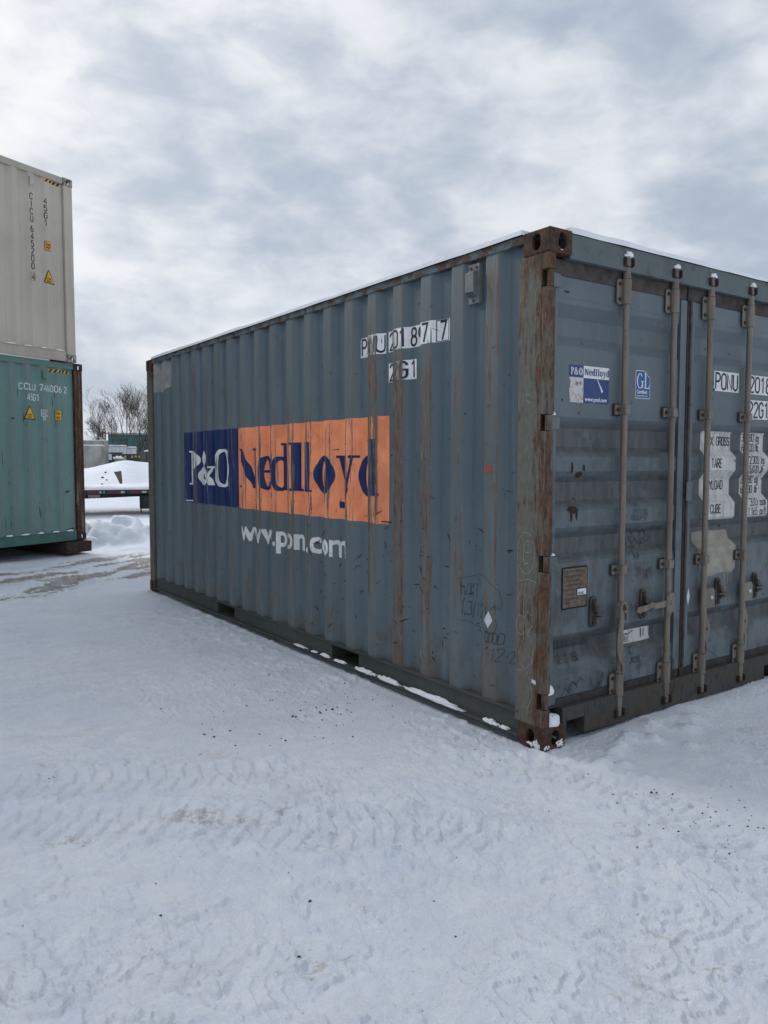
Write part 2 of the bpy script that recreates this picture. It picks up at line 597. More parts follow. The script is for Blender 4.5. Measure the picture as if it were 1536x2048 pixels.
M_GREEN = material('sea_green_paint', green_build, .55, .3)
M_GREENRAIL = material('sea_green_rail', lambda nt: dict(color=nt.mix(nt.m('MULTIPLY', nt.step(nt.noise(nt.map(nt.obj(), (6, 6, 20)), 1, 5, .65, .3), .50, .64), .8), (.095, .200, .180), (.19, .165, .12))), .6, .3)
M_GREENLOW = flat('sea_green_lower_rail', (.055, .140, .118), .6, .3, 0, .15, 5)


def cream_build(nt):
    o = nt.obj()
    n1 = nt.noise(o, 1.4, 4, .55)
    st = nt.noise(nt.map(o, (18, 18, .5)), 1.0, 5, .6)
    c = nt.mix(nt.step(n1, .35, .65), (.44, .40, .335), (.50, .46, .39))
    c = nt.mix(nt.m('MULTIPLY', nt.step(st, .50, .72), .35), c, (.33, .285, .225))
    return dict(color=c, normal=nt.bump(n1, .05, .004))


M_CREAM = material('cream_paint', cream_build, .55, .3)
M_YELLOW = flat('warning_yellow', (.66, .36, .02), .5, .35, 0, .08)
M_SIGNBLACK = flat('warning_black', (.018, .018, .022), .5, .35)
M_CLWHITE = flat('code_white_paint', (.60, .66, .66), .55, .3, 0, .10, 30)
M_CLBLACK = flat('code_black_paint', (.022, .020, .034), .5, .3)
M_WOODDK = material('dark_timber', rust_build((.030, .020, .016), (.062, .038, .028), (.10, .07, .05)), .8, .2)


def concrete_build(nt):
    o = nt.obj()
    n1 = nt.noise(nt.map(o, (1.4, 1.4, .8)), 1.0, 6, .66, .4)
    n2 = nt.noise(nt.map(o, (9, 9, .8), (2, 2, 2)), 1.0, 5, .6)
    c = nt.mix(nt.step(n1, .35, .68), (.22, .215, .195), (.42, .41, .37))
    c = nt.mix(nt.m('MULTIPLY', nt.step(n2, .5, .7), .5), c, (.15, .145, .13))
    return dict(color=c, normal=nt.bump(n1, .3, .01))


M_CONC = material('stained_concrete', concrete_build, .85, .2)
M_TEAL = flat('teal_cladding', (.040, .125, .135), .6, .3, 0, .10, .6)
M_TEALDK = flat('dark_teal_trim', (.025, .075, .080), .6, .3)
M_WHITEBOX = flat('white_box_body', (.60, .62, .65), .5, .35, 0, .06, 2)
M_WHITETRIM = flat('grey_white_trim', (.34, .36, .39), .5, .35, 0, .1, 3)
M_DARKBIN = flat('charcoal_bin_paint', (.050, .055, .064), .6, .3, 0, .2, 3)
M_FENCEBR = flat('brown_grey_sheet', (.12, .115, .115), .65, .25, 0, .2, 3)
M_BARK = material('grey_brown_bark', rust_build((.062, .050, .042), (.105, .088, .076), (.15, .13, .115)), .85, .15)
M_TWIG = flat('brown_twigs', (.105, .085, .072), .85, .15, 0, .25, 3)
M_DRYLEAF = flat('dry_brown_leaf', (.095, .055, .040), .85, .15, 0, .3, 6)
M_TRAILER = flat('trailer_black_paint', (.026, .028, .030), .55, .35, 0, .3, 8)
M_TAPERED = flat('reflector_red', (.15, .020, .020), .45, .4, 0, .2, 9)
M_TAPEWHT = flat('reflector_white', (.45, .40, .33), .45, .4, 0, .2, 9)
M_RUBBER = flat('tyre_rubber', (.018, .018, .019), .8, .2, 0, .2, 12)
M_PIPE = flat('blue_grey_pipe', (.10, .16, .21), .6, .3)
M_WIRE = flat('cable_black', (.07, .08, .09), .6, .3)
M_STONE = flat('dark_grit', (.095, .082, .070), .85, .15, 0, .5, 30)
M_STRAW = flat('wood_grey_brown', (.14, .12, .095), .85, .15, 0, .3, 20, .3)


# ------------------------------------------------------------------ ground
def seg_dist(x, y, pts):
    """distance to a polyline and arc length along it"""
    best = np.full(x.shape, 1e9)
    arc = np.zeros(x.shape)
    sgn = np.zeros(x.shape)
    s0 = 0.0
    for (ax, ay), (bx, by) in zip(pts[:-1], pts[1:]):
        dx, dy = bx - ax, by - ay
        L = math.hypot(dx, dy)
        t = np.clip(((x - ax) * dx + (y - ay) * dy) / (L * L), 0, 1)
        ex, ey = x - ax - t * dx, y - ay - t * dy
        d = np.hypot(ex, ey)
        k = d < best
        best = np.where(k, d, best)
        arc = np.where(k, s0 + t * L, arc)
        sgn = np.where(k, np.sign(ex * dy - ey * dx), sgn)
        s0 += L
    return best, arc, sgn


TR_A = [(-4.2, 2.0), (-2.67, 1.26), (-2.3, 1.1), (-1.52, .69), (-.76, .34), (-.15, -.10), (.02, -.55), (-.06, -.95), (-.27, -1.41), (-.5, -2.2)]
TR_B = [(-4.2, 1.9), (-2.69, .93), (-2.36, .71), (-1.81, .35), (-1.35, -.1), (-.95, -.28), (-.6, -.9), (-.7, -2.0)]
TR_C = [(-4.5, .6), (-2.75, -.21), (-2.51, -.32), (-2.0, -.51), (-1.62, -.75), (-1.34, -.89), (-1.0, -1.5)]
TR_D = [(-1.8, -1.9), (-1.29, -1.49), (-.9, -1.28), (-.48, -1.06), (-.02, -.88), (.6, -.82), (2.0, -1.0)]
TR_E = [(-4.0, 1.5), (-2.2, .45), (-1.7, .02), (-1.4, -.40), (-.9, -.75), (0.6, -1.6)]
MUD1 = [(-4.5, 6.0), (-1.95, 6.61), (-1.47, 6.75), (-.72, 7.32), (-.15, 7.70), (.65, 8.3), (2.2, 9.3)]
MUD2 = [(-4.5, 8.3), (-1.74, 8.6), (-.75, 8.82), (.14, 9.22), (1.15, 9.75), (2.5, 10.3)]
EDGE = [(-6, 4.9), (-2.03, 5.84), (-1.56, 5.99), (-1.02, 6.50), (-.52, 6.80), (-.06, 7.15), (.44, 7.50), (2.0, 8.4)]


def pol(azd, d):
    return CAM.x + math.sin(R(azd)) * d, CAM.y + math.cos(R(azd)) * d


def terrain(x, y):
    cx, cy = x - CAM.x, y - CAM.y
    r = np.hypot(cx, cy)
    az = np.degrees(np.arctan2(cx, cy))
    near = 1 - sst(r, 9, 16)
    h = .030 * (fbm(x * .45, y * .45, 3, 3) - .5) * 2
    inb = (sst(x, -.9, -.2) * (1 - sst(x, 2.6, 3.3))) * (sst(y, -.9, -.2) * (1 - sst(y, 6.2, 6.9)))
    h = h * (1 - inb) - .004
    dirt = np.zeros(x.shape)
    # crusty roughness of driven snow
    rough = sst(fbm(x * .9 + 3, y * .9, 21, 3), .40, .62)
    doorside = sst(x, .05, .5) * (1 - sst(y, -.75, -.35) * 0) * sst(y, -.75, -.45)
    rough = rough * (1 - .7 * doorside)
    ridged = 1 - np.abs(2 * fbm(x * 9, y * 9, 31, 4, .55) - 1)
    h = h + near * (.007 * (ridged - .75) * (.15 + rough) + .006 * (fbm(x * 4.5, y * 4.5, 41, 4) - .5) * (.3 + rough))
    h = h + near * (.0055 * (fbm(x * 24, y * 24, 51, 2) - .5) * (.25 + 1.3 * rough) + .0022 * (vn(x * 70, y * 70, 55) - .5))
    # flakes thrown up by tyres: thresholded noise pieces
    fl = fbm(x * 15 + 5, y * 15, 61, 3)
    h = h + near * rough * .010 * sst(fl, .61, .66)
    # scraped, flaky crust: little steps
    q = fbm(x * 3.3, y * 3.3, 65, 4) * 9
    h = h + near * .009 * (q - np.floor(q)) ** 4 * sst(fbm(x * 1.7, y * 1.7, 66, 2), .45, .6)
    # tyre tracks with lugs
    for pts, w, amp, sd in ((TR_A, .15, .030, 1), (TR_B, .16, .030, 2), (TR_C, .16, .015, 3), (TR_D, .14, .020, 4), (TR_E, .14, .010, 5)):
        d, s, sg = seg_dist(x, y, pts)
        d = d + .05 * (vn(s * 2.2, s * 0 + sd, 7) - .5)
        inside = 1 - sst(d, w * .75, w)
        gate = sst(vn(s * 1.3, s * 0 + 3 * sd, 9), .25, .55)
        lug = np.sin(s * 2 * math.pi / .082 + np.where(sg > 0, 1.6, 0) + d * 14) + 1.1 * (fbm(x * 18, y * 18, 71 + sd, 2) - .5)
        h = h + near * inside * gate * (amp * .33 * sst(lug, .1, .5) - amp * .42)
        rim = np.exp(-((d - w * 1.12) / .045) ** 2)
        crumb = sst(fbm(x * 13, y * 13, 81 + sd, 3), .44, .64)
        h = h + near * rim * amp * .55 * crumb * gate
        dirt = np.maximum(dirt, near * inside * .40 * sst(vn(s * .9, s * 0 + sd, 13), .40, .75) * sst(fbm(x * 3, y * 3, 23 + sd, 3), .42, .65))
    # stained patches
    for px_, py_, rad, k in ((-1.69, .29, .16, .75), (-1.52, .14, .20, .55), (-2.17, .38, .10, .7), (-1.33, -.2, .18, .5), (-2.14, 1.3, .10, .6), (-.9, -1.21, .10, .6),
                             (.0, -.72, .16, .55), (-.82, -1.48, .12, .6), (-1.07, -1.39, .12, .55), (-1.66, -.81, .14, .5), (-1.8, -.82, .1, .6), (-.25, -.9, .16, .6), (-1.9, -.4, .15, .35),
                             (-2.3, -.55, .06, .6), (-1.0, -.1, .2, .35), (-.55, -.25, .14, .4), (-.7, .9, .25, .3), (-1.0, 1.8, .3, .3), (.3, -1.3, .2, .5)):
        al = ((x - px_) * .82 - (y - py_) * .57) / (rad * 1.7); ac = ((x - px_) * .57 + (y - py_) * .82) / (rad * .8)
        dd = np.hypot(al, ac)
        dirt = np.maximum(dirt, k * .86 * (1 - sst(dd + 2.2 * (fbm(x * 9 - y * 4, y * 13 + x * 8, 91, 4, .6) - .5), .2, 1.1)))
    # bumps thrown beside the door sill
    for px_, py_, rad, k in ((.13, -.27, .035, .030), (.20, -.24, .03, .022), (.30, -.20, .04, .032), (.38, -.17, .045, .036), (.47, -.13, .04, .026), (.54, -.11, .05, .030), (.62, -.2, .04, .03),
                             (.76, -.08, .05, .028), (.9, -.22, .05, .03), (1.05, -.15, .06, .03), (.22, -.33, .03, .02), (.7, -.36, .04, .022)):
        dd = np.hypot(x - px_, y - py_) / rad * (1 + .6 * (fbm(x * 30, y * 30, 95, 2) - .5))
        h = h + k * np.exp(-dd * dd)
    # drift piled against the door sill and the side rail
    dr = np.exp(-((y + .02) / .16) ** 2) * sst(x, .30, .9) * (1 - sst(x, 2.6, 3.0))
    h = h + .030 * dr * (.6 + .8 * fbm(x * 6, y * 6, 97, 3))
    under = sst(x, .01, .06) * (1 - sst(x, 2.38, 2.43)) * sst(y, .07, .12) * (1 - sst(y, 5.98, 6.04))
    h = h * (1 - under) + under * -.02
    # melt line hugging the long side
    ml = np.exp(-((x + .03) / .07) ** 2) * sst(y, .1, .4) * (1 - sst(y, 5.8, 6.0))
    h = h - .012 * ml
    # snow lip at the road edge, ploughed road behind
    d, s, sg = seg_dist(x, y, EDGE)
    beyond = np.where(sg < 0, d, -d)
    wob = .18 * (fbm(x * 1.6, y * 1.6, 101, 3) - .5)
    road = sst(beyond + wob, -.02, .14) * (1 - sst(beyond, 3.6, 4.4))
    h = h - .06 * road + .05 * np.exp(-((beyond + .12) / .28) ** 2)
    for pts, w, k in ((MUD1, 1.1, 1.6), (MUD2, .95, 1.4)):
        d, s, sg = seg_dist(x, y, pts)
        u = s; v = d * sg
        stri = fbm(u * .8, v * 4.5, 111, 5, .6)
        inside = 1 - sst(d, w * .35, w)
        dirt = np.maximum(dirt, inside * k * sst(stri + .35 * (fbm(x * 1.4, y * 1.4, 113, 3) - .5), .38, .58))
        h = h - .04 * inside * sst(stri, .4, .6) * near + .018 * inside * (fbm(u * 3, v * 12, 115, 3) - .5)
    mid = sst(r, 6.5, 8.5) * (1 - sst(r, 20, 26))
    h = h + mid * .05 * (fbm(x * 1.3, y * 2.0, 121, 4) - .5)
    # loose ploughed bank
    bx, by = pol(16, 15.6)
    ux, uy = math.sin(R(16)), math.cos(R(16))
    dep = (x - bx) * ux + (y - by) * uy
    lat = (x - bx) * uy - (y - by) * ux
    lump = .55 * fbm(x * 1.9 + 2, y * 1.5, 131, 4) + .45 * (1 - np.abs(2 * fbm(x * 1.5, y * 1.5 + 4, 135, 3) - 1)) * .72
    bank = np.exp(-(dep / 1.0) ** 2) * (1 - sst(np.abs(lat), 5, 7))
    h = h + bank * .42 * sst(lump, .36, .70) + bank * .09 * (fbm(x * 5, y * 5, 133, 3) - .5) + bank * .06
    # great heap of snow behind the trailer
    bx, by = pol(16.2, 35)
    dep = (x - bx) * ux + (y - by) * uy
    lat = (x - bx) * uy - (y - by) * ux
    env = np.exp(-(np.minimum(dep, 0) / 5.4) ** 2) * np.exp(-(np.maximum(dep, 0) / 3.0) ** 2)
    top = 1.15 + .40 * np.exp(-((lat - .25) / 1.25) ** 2) + .28 * np.exp(-((lat - 1.6) / .5) ** 2) * 0 + .13 * sst(lat, .6, 1.4) - .05 * sst(lat, 1.0, 1.5)
    h = h + env * top * (1 - sst(np.abs(lat), 8, 14)) + env * .10 * (fbm(x * .9, y * .9, 141, 4) - .5)
    far = sst(r, 60, 200)
    h = h + far * .5 * (fbm(x * .01, y * .01, 151, 3) - .5)
    return h, dirt


azs = np.concatenate([np.arange(-180, 2, 3.0), np.arange(2, 70, .128), np.arange(70, 180, 3.0)])
rs = [.25]
while rs[-1] < 1.5: rs.append(rs[-1] * 1.05)
while rs[-1] < 8: rs.append(rs[-1] * 1.0037)
while rs[-1] < 45: rs.append(rs[-1] * 1.0080)
while rs[-1] < 1500: rs.append(rs[-1] * 1.05)
rs = np.array(rs)
AZ, RR = np.meshgrid(np.radians(azs), rs)
GX, GY = CAM.x + np.sin(AZ) * RR, CAM.y + np.cos(AZ) * RR
GZ, GD = terrain(GX.ravel(), GY.ravel())
nr, na = GX.shape
gv = np.stack([GX.ravel(), GY.ravel(), GZ], 1)
gv = np.vstack([gv, [[CAM.x, CAM.y, 0]]])
ii, jj = np.meshgrid(np.arange(nr - 1), np.arange(na), indexing='ij')
j2 = (jj + 1) % na
quads = np.stack([ii * na + jj, ii * na + j2, (ii + 1) * na + j2, (ii + 1) * na + jj], -1).reshape(-1, 4)[:, ::-1]
tri = np.stack([np.full(na, nr * na), (np.arange(na) + 1) % na, np.arange(na)], 1)[:, ::-1]
me = bpy.data.meshes.new('ground')
me.vertices.add(len(gv)); me.vertices.foreach_set('co', gv.ravel())
nl = quads.size + tri.size
me.loops.add(nl); me.loops.foreach_set('vertex_index', np.concatenate([quads.ravel(), tri.ravel()]).astype(np.int32))
npg = len(quads) + len(tri)
me.polygons.add(npg)
ls = np.concatenate([np.arange(len(quads)) * 4, len(quads) * 4 + np.arange(len(tri)) * 3]).astype(np.int32)
me.polygons.foreach_set('loop_start', ls)
me.polygons.foreach_set('use_smooth', np.ones(npg, bool))
me.update(calc_edges=True)
at = me.attributes.new('dirt', 'FLOAT', 'POINT')
at.data.foreach_set('value', np.append(GD, 0).astype(np.float32))
me.materials.append(M_GROUND)
tag(link('ground', me), 'wide yard of packed driven snow with tyre tracks', None, None, 'structure')


def ground_z(x, y):
    return float(terrain(np.array([x]), np.array([y]))[0][0])


# ------------------------------------------------------------------ lettering
def arc(cx, cy, rx, ry, a0, a1, n=9):
    return [(cx + rx * math.cos(R(a0 + (a1 - a0) * i / n)), cy + ry * math.sin(R(a0 + (a1 - a0) * i / n))) for i in range(n + 1)]


_oval = lambda cx, cy, rx, ry: arc(cx, cy, rx, ry, 90, 450, 16)
GL = {
    'P': [[(0, 0), (0, 1), (.25, 1)] + arc(.25, .74, .25, .26, 80, -80) + [(0, .48)]],
    'O': [[(.5, .5)] + arc(.25, .75, .25, .25, 0, 180) + arc(.25, .25, .25, .25, 180, 360) + [(.5, .5)]],
    'N': [[(0, 0), (0, 1), (.5, 0), (.5, 1)]],
    'U': [[(0, 1)] + arc(.25, .25, .25, .25, 180, 360) + [(.5, 1)]],
    '2': [arc(.25, .75, .25, .25, 170, -25) + [(0, 0), (.5, 0)]],
    '1': [[(.06, .80), (.28, 1), (.28, 0)]],
    '8': [_oval(.25, .76, .21, .24), _oval(.25, .27, .25, .27)],
    '9': [_oval(.25, .70, .25, .30), [(.5, .70), (.47, .35), (.25, 0)]],
    '7': [[(0, 1), (.5, 1), (.16, 0)]],
    'G': [arc(.25, .75, .25, .25, 5, 180) + arc(.25, .25, .25, .25, 180, 360) + [(.5, .5), (.28, .5)]],
    'C': [arc(.25, .75, .25, .25, 5, 180) + arc(.25, .25, .25, .25, 180, 355)],
    'I': [[(.25, 0), (.25, 1)]],
    'L': [[(0, 1), (0, 0), (.45, 0)]],
    '4': [[(.38, 0), (.38, 1), (0, .28), (.52, .28)]],
    '5': [[(.48, 1), (.05, 1), (.03, .56)] + arc(.24, .33, .26, .33, 110, -150)],
    '6': [_oval(.25, .28, .25, .28), [(0, .28), (.06, .6), (.28, 1)]],
    '3': [arc(.22, .75, .25, .25, 150, -80) + arc(.22, .27, .28, .27, 80, -150)],
    'A': [[(0, 0), (.27, 1), (.54, 0)], [(.1, .33), (.44, .33)]],
    'X': [[(0, 0), (.5, 1)], [(0, 1), (.5, 0)]],
    'R': [[(0, 0), (0, 1), (.25, 1)] + arc(.25, .75, .25, .25, 80, -80) + [(0, .5)], [(.22, .5), (.5, 0)]],
    'S': [arc(.25, .75, .24, .25, 10, 260) + arc(.25, .25, .25, .25, 80, -170)],
    'T': [[(0, 1), (.5, 1)], [(.25, 1), (.25, 0)]],
    'E': [[(.45, 1), (0, 1), (0, 0), (.45, 0)], [(0, .52), (.38, .52)]],
    'Y': [[(0, 1), (.26, .5), (.26, 0)], [(.52, 1), (.26, .5)]],
    'D': [[(0, 0), (0, 1), (.2, 1)] + arc(.2, .7, .3, .3, 80, 0) + arc(.2, .3, .3, .3, 0, -80) + [(0, 0)]],
    'B': [[(0, 0), (0, 1), (.22, 1)] + arc(.22, .76, .22, .24, 80, -80) + arc(.22, .26, .28, .26, 80, -80) + [(0, 0)]],
    'M': [[(0, 0), (0, 1), (.28, .35), (.56, 1), (.56, 0)]],
    'W': [[(0, 1), (.14, 0), (.3, .8), (.46, 0), (.6, 1)]],
    'K': [[(0, 0), (0, 1)], [(.45, 1), (0, .42), (.48, 0)]],
    'H': [[(0, 0), (0, 1)], [(.45, 0), (.45, 1)], [(0, .5), (.45, .5)]],
    '.': [[(.08, 0), (.08, .08)]],
    ',': [[(.10, .06), (.04, -.1)]],
    '-': [[(.05, .45), (.4, .45)]],
    '/': [[(.05, -.1), (.4, 1.05)]],
    'k': [[(0, 0), (0, 1)], [(.36, .66), (0, .28), (.4, 0)]],
    'g': [_oval(.2, .35, .2, .33), [(.4, .68), (.4, -.1)] + arc(.2, -.1, .2, .2, 0, -160, 6)],
    'l': [[(.1, 0), (.1, 1)]],
    'b': [[(0, 1), (0, 0)], _oval(.2, .33, .2, .33)],
    'c': [arc(.2, .33, .2, .33, 40, 320, 10)],
    'u': [[(0, .68)] + arc(.18, .2, .18, .2, 180, 360, 6) + [(.36, .68)]],
    'm': [[(0, 0), (0, .68)], [(0, .55)] + arc(.13, .5, .13, .16, 150, 0, 5) + [(.26, 0)], [(.26, .5)] + arc(.39, .5, .13, .16, 150, 0, 5) + [(.52, 0)]],
    'f': [arc(.28, .85, .15, .15, 60, 180, 5) + [(.13, 0)], [(0, .62), (.32, .62)]],
    't': [[(.13, 1), (.13, 0)], [(0, .62), (.32, .62)]],
}
GL['0'] = GL['O']
_WID = {'I': .5, '.': .16, ',': .16, 'l': .2, 'M': .58, 'W': .6, 'm': .52, 'f': .32, 't': .32, 'k': .4, 'g': .4, 'b': .4, 'c': .38, 'u': .36}


def ribbon(pts, w):
    """polyline -> list of quads (2-D)"""
    P = [Vector(p) for p in pts]
    P = [p for i, p in enumerate(P) if i == 0 or (p - P[i - 1]).length > 1e-6]
    closed = (P[0] - P[-1]).length < 1e-6
    n = len(P)
    L_, R_ = [], []
    for i in range(n):
        a = P[i] - P[i - 1] if i > 0 else (P[i] - P[n - 2] if closed else P[1] - P[0])
        b = P[i + 1] - P[i] if i < n - 1 else (P[1] - P[0] if closed else P[i] - P[i - 1])
        a = a.normalized(); b = b.normalized()
        na_ = Vector((-a.y, a.x)); nb_ = Vector((-b.y, b.x))
        mt = na_ + nb_
        if mt.length < .3:
            mt = na_
        mt.normalize()
        k = min(1.7, 1 / max(.35, mt.dot(na_)))
        L_.append(P[i] + mt * w / 2 * k); R_.append(P[i] - mt * w / 2 * k)
    return [[tuple(R_[i]), tuple(R_[i + 1]), tuple(L_[i + 1]), tuple(L_[i])] for i in range(n - 1)]


def stroke_text(txt, x0, z0, h, w, gap=.16, xs=1.0, jit=0.0, slant=0.0, rng=None):
    """list of groups (each a list of quads) in (u, v)"""
    out = []
    x = x0
    for ch in txt:
        if ch == ' ':
            x += h * .34 * xs
            continue
        for st in GL[ch]:
            pts = []
            for (u, v) in st:
                if jit:
                    u += rng.uniform(-jit, jit); v += rng.uniform(-jit, jit)
                pts.append((x + (u + slant * v) * h * xs, z0 + v * h))
            out.append(ribbon(pts, w))
        x += (_WID.get(ch, .5) + gap) * h * xs
    return out, x


def ring(cx, cy, ro, ri, a0=0, a1=360, n=28, shift=(0, 0)):
    """elliptic annulus quads; ro=(rx, ry) outer, ri inner, inner centre shifted"""
    q = []
    for i in range(n):
        t0, t1 = R(a0 + (a1 - a0) * i / n), R(a0 + (a1 - a0) * (i + 1) / n)
        o = lambda t: (cx + ro[0] * math.cos(t), cy + ro[1] * math.sin(t))
        k = lambda t: (cx + shift[0] + ri[0] * math.cos(t), cy + shift[1] + ri[1] * math.sin(t))
        q.append([o(t0), o(t1), k(t1), k(t0)])
    return q


def serif(ch):
    """heavy high-contrast book-face letters, height 1 (cap), x-height .78; returns (groups, width)"""
    if ch == 'P':
        return [[[(.10, .04), (.28, .04), (.28, .96), (.10, .96)]], [[(.02, 0), (.38, 0), (.38, .05), (.02, .05)]], [[(.02, .95), (.30, .95), (.30, 1), (.02, 1)]],
                ring(.30, .725, (.35, .275), (.12, .205), -90, 90)], .66
    if ch == '&':
        return [ring(.36, .775, (.22, .235), (.085, .16)), ring(.33, .27, (.33, .285), (.12, .19), 50, 335),
                [[(.20, .70), (.36, .70), (.90, .02), (.68, .02)]], [[(.62, .50), (.92, .50), (.92, .55), (.62, .55)]], [[(.74, .50), (.80, .50), (.62, .12), (.52, .12)]]], .92
    if ch == 'O':
        return [ring(.40, .5, (.40, .52), (.145, .445), n=40)], .82
    if ch == 'N':
        return [[[(.05, .05), (.20, .05), (.20, .92), (.05, .92)]], [[(.0, 0), (.25, 0), (.25, .05), (.0, .05)]], [[(.0, .95), (.28, .95), (.28, 1), (.0, 1)]],
                [[(.08, .96), (.32, .96), (.82, .0), (.60, .0)]], [[(.68, .05), (.81, .05), (.81, .95), (.68, .95)]], [[(.60, .95), (.92, .95), (.92, 1), (.60, 1)]]], .94
    if ch == 'o':
        return [ring(.34, .39, (.34, .42), (.13, .34), n=36)], .70
    if ch == 'e':
        return [ring(.33, .39, (.33, .42), (.12, .335), 0, 325, 34, (.03, 0)), [[(.16, .40), (.62, .40), (.62, .46), (.16, .46)]]], .66
    if ch == 'd':
        return [ring(.32, .38, (.32, .41), (.12, .325), 40, 320, 34, (.03, 0)), [[(.42, .0), (.64, .0), (.64, 1.10), (.42, 1.10)]],
                [[(.34, 1.05), (.46, 1.05), (.46, 1.10), (.34, 1.10)]], [[(.60, .0), (.72, .0), (.72, .05), (.60, .07)]]], .74
    if ch == 'l':
        return [[[(.10, .0), (.32, .0), (.32, 1.10), (.10, 1.10)]], [[(.02, 1.05), (.14, 1.05), (.14, 1.10), (.02, 1.10)]], [[(.02, 0), (.40, 0), (.40, .05), (.02, .05)]]], .42
    if ch == 'y':
        return [[[(.06, .76), (.26, .76), (.50, .10), (.40, -.06)]], [[(.60, .76), (.67, .76), (.34, -.24), (.26, -.24)]], [[(.0, .74), (.34, .74), (.34, .79), (.0, .79)]],
                [[(.50, .74), (.76, .74), (.76, .79), (.50, .79)]], [[(.08, -.30), (.34, -.30), (.36, -.18), (.08, -.16)]]], .74
    raise KeyError(ch)


def serif_at(ch, u0, u1, z0, h):
    g_, w = serif(ch)
    k = (u1 - u0) / w
    return [[[(u0 + u * k, z0 + v * h) for u, v in poly] for poly in grp] for grp in g_]


def serif_text(txt, u0, z0, h, xs=1.0, gap=.06):
    out = []
    u = u0
    for ch in txt:
        w = serif(ch)[1]
        out += serif_at(ch, u, u + w * h * xs, z0, h)
        u += (w + gap) * h * xs
    return out


def font_polys(txt, size, u0, z0, xs=1.0, bold=0.0, align='LEFT'):
    cu = bpy.data.curves.new('lettering', 'FONT')
    cu.body = txt
    cu.size = size
    cu.offset = bold
    cu.resolution_u = 3
    cu.align_x = align
    ob = bpy.data.objects.new('lettering', cu)
    COL.objects.link(ob)
    dg = bpy.context.evaluated_depsgraph_get()
    m = bpy.data.meshes.new_from_object(ob.evaluated_get(dg))
    out = [[(u0 + m.vertices[i].co.x * xs, z0 + m.vertices[i].co.y) for i in p.vertices] for p in m.polygons]
    bpy.data.objects.remove(ob)
    bpy.data.curves.remove(cu)
    bpy.data.meshes.remove(m)
    return out


class Surf:
    """a folded sheet: position along one axis decides the depth. to3(u, v, off) -> point"""
    def __init__(self, to3, ucuts=(), vcuts=(), attrs=None):
        self.to3, self.ucuts, self.vcuts, self.attrs = to3, ucuts, vcuts, attrs

    def decal(self, name, groups, mat, parent, off=.0012, label=None, step=.00012):
        bm = bmesh.new()
        lay = bm.verts.layers.float.new('lay')
        for gi, grp in enumerate(groups):
            for poly in grp:
                vs = [bm.verts.new((u, v, 0)) for u, v in poly]
                for q in vs:
                    q[lay] = float(gi % 12)
                try:
                    bm.faces.new(vs)
                except ValueError:
                    pass
        us = [v.co.x for v in bm.verts]; vs_ = [v.co.y for v in bm.verts]
        for c in self.ucuts:
            if min(us) + 1e-5 < c < max(us) - 1e-5:
                bmesh.ops.bisect_plane(bm, geom=bm.verts[:] + bm.edges[:] + bm.faces[:], dist=1e-6, plane_co=(c, 0, 0), plane_no=(1, 0, 0))
        for c in self.vcuts:
            if min(vs_) + 1e-5 < c < max(vs_) - 1e-5:
                bmesh.ops.bisect_plane(bm, geom=bm.verts[:] + bm.edges[:] + bm.faces[:], dist=1e-6, plane_co=(0, c, 0), plane_no=(0, 1, 0))
        uv = [(v.co.x, v.co.y) for v in bm.verts]
        ly = [v[lay] for v in bm.verts]
        for v, (a, b), l_ in zip(bm.verts, uv, ly):
            v.co = self.to3(a, b, off + step * l_)
        bm.normal_update()
        me = bpy.data.meshes.new(name)
        bm.verts.layers.float.remove(lay)
        bm.to_mesh(me)
        bm.free()
        if self.attrs:
            for an, fn in self.attrs.items():
                at = me.attributes.new(an, 'FLOAT', 'POINT')
                at.data.foreach_set('value', [fn(a, b) for a, b in uv])
        me.materials.append(mat)
        o = link(name, me, parent)
        if label:
            o['label'] = label
        return o


def rect(u0, u1, v0, v1):
    return [[[(u0, v0), (u1, v0), (u1, v1), (u0, v1)]]]


# ------------------------------------------------------------------ container kit
def stadium_prism(mb, c, U, V, N, w, h, d):
    c, U, V, N = Vector(c), Vector(U), Vector(V), Vector(N)
    r_ = min(w, h) / 2
    pts = []
    for i in range(24):
        t = 2 * math.pi * i / 24
        a, b = math.cos(t) * r_, math.sin(t) * r_
        if h > w: b += (h - w) / 2 * (1 if b >= 0 else -1)
        else: a += (w - h) / 2 * (1 if a >= 0 else -1)
        pts.append((a, b))
    mb.prism(pts, lambda u, v, w_: c + U * u + V * v + N * w_, -d, d)


def make_casting_mesh():
    mb = MB().box(0, .162, 0, .178, 0, .118)
    body = mb.build('casting_body', M_RUST, None, .009, False, 3)
    cuts = []
    c = MB().box(.018, .200, .018, .160, .018, .100); cuts.append(c.build('cut', M_RUST))
    c = MB(); stadium_prism(c, (0, .089, .058), (0, 1, 0), (0, 0, 1), (1, 0, 0), .056, .082, .06); cuts.append(c.build('cut', M_RUST))
    c = MB(); stadium_prism(c, (.089, 0, .058), (1, 0, 0), (0, 0, 1), (0, 1, 0), .058, .082, .06); cuts.append(c.build('cut', M_RUST))
    c = MB(); stadium_prism(c, (.089, .089, 0), (1, 0, 0), (0, 1, 0), (0, 0, 1), .064, .118, .06); cuts.append(c.build('cut', M_RUST))
    for k in cuts:
        md = body.modifiers.new('b', 'BOOLEAN')
        md.operation = 'DIFFERENCE'
        md.object = k
        md.solver = 'EXACT'
    dg = bpy.context.evaluated_depsgraph_get()
    m = bpy.data.meshes.new_from_object(body.evaluated_get(dg))
    for o in cuts + [body]:
        bpy.data.objects.remove(o)
    m.name = 'corner_casting'
    return m


CASTING = make_casting_mesh()


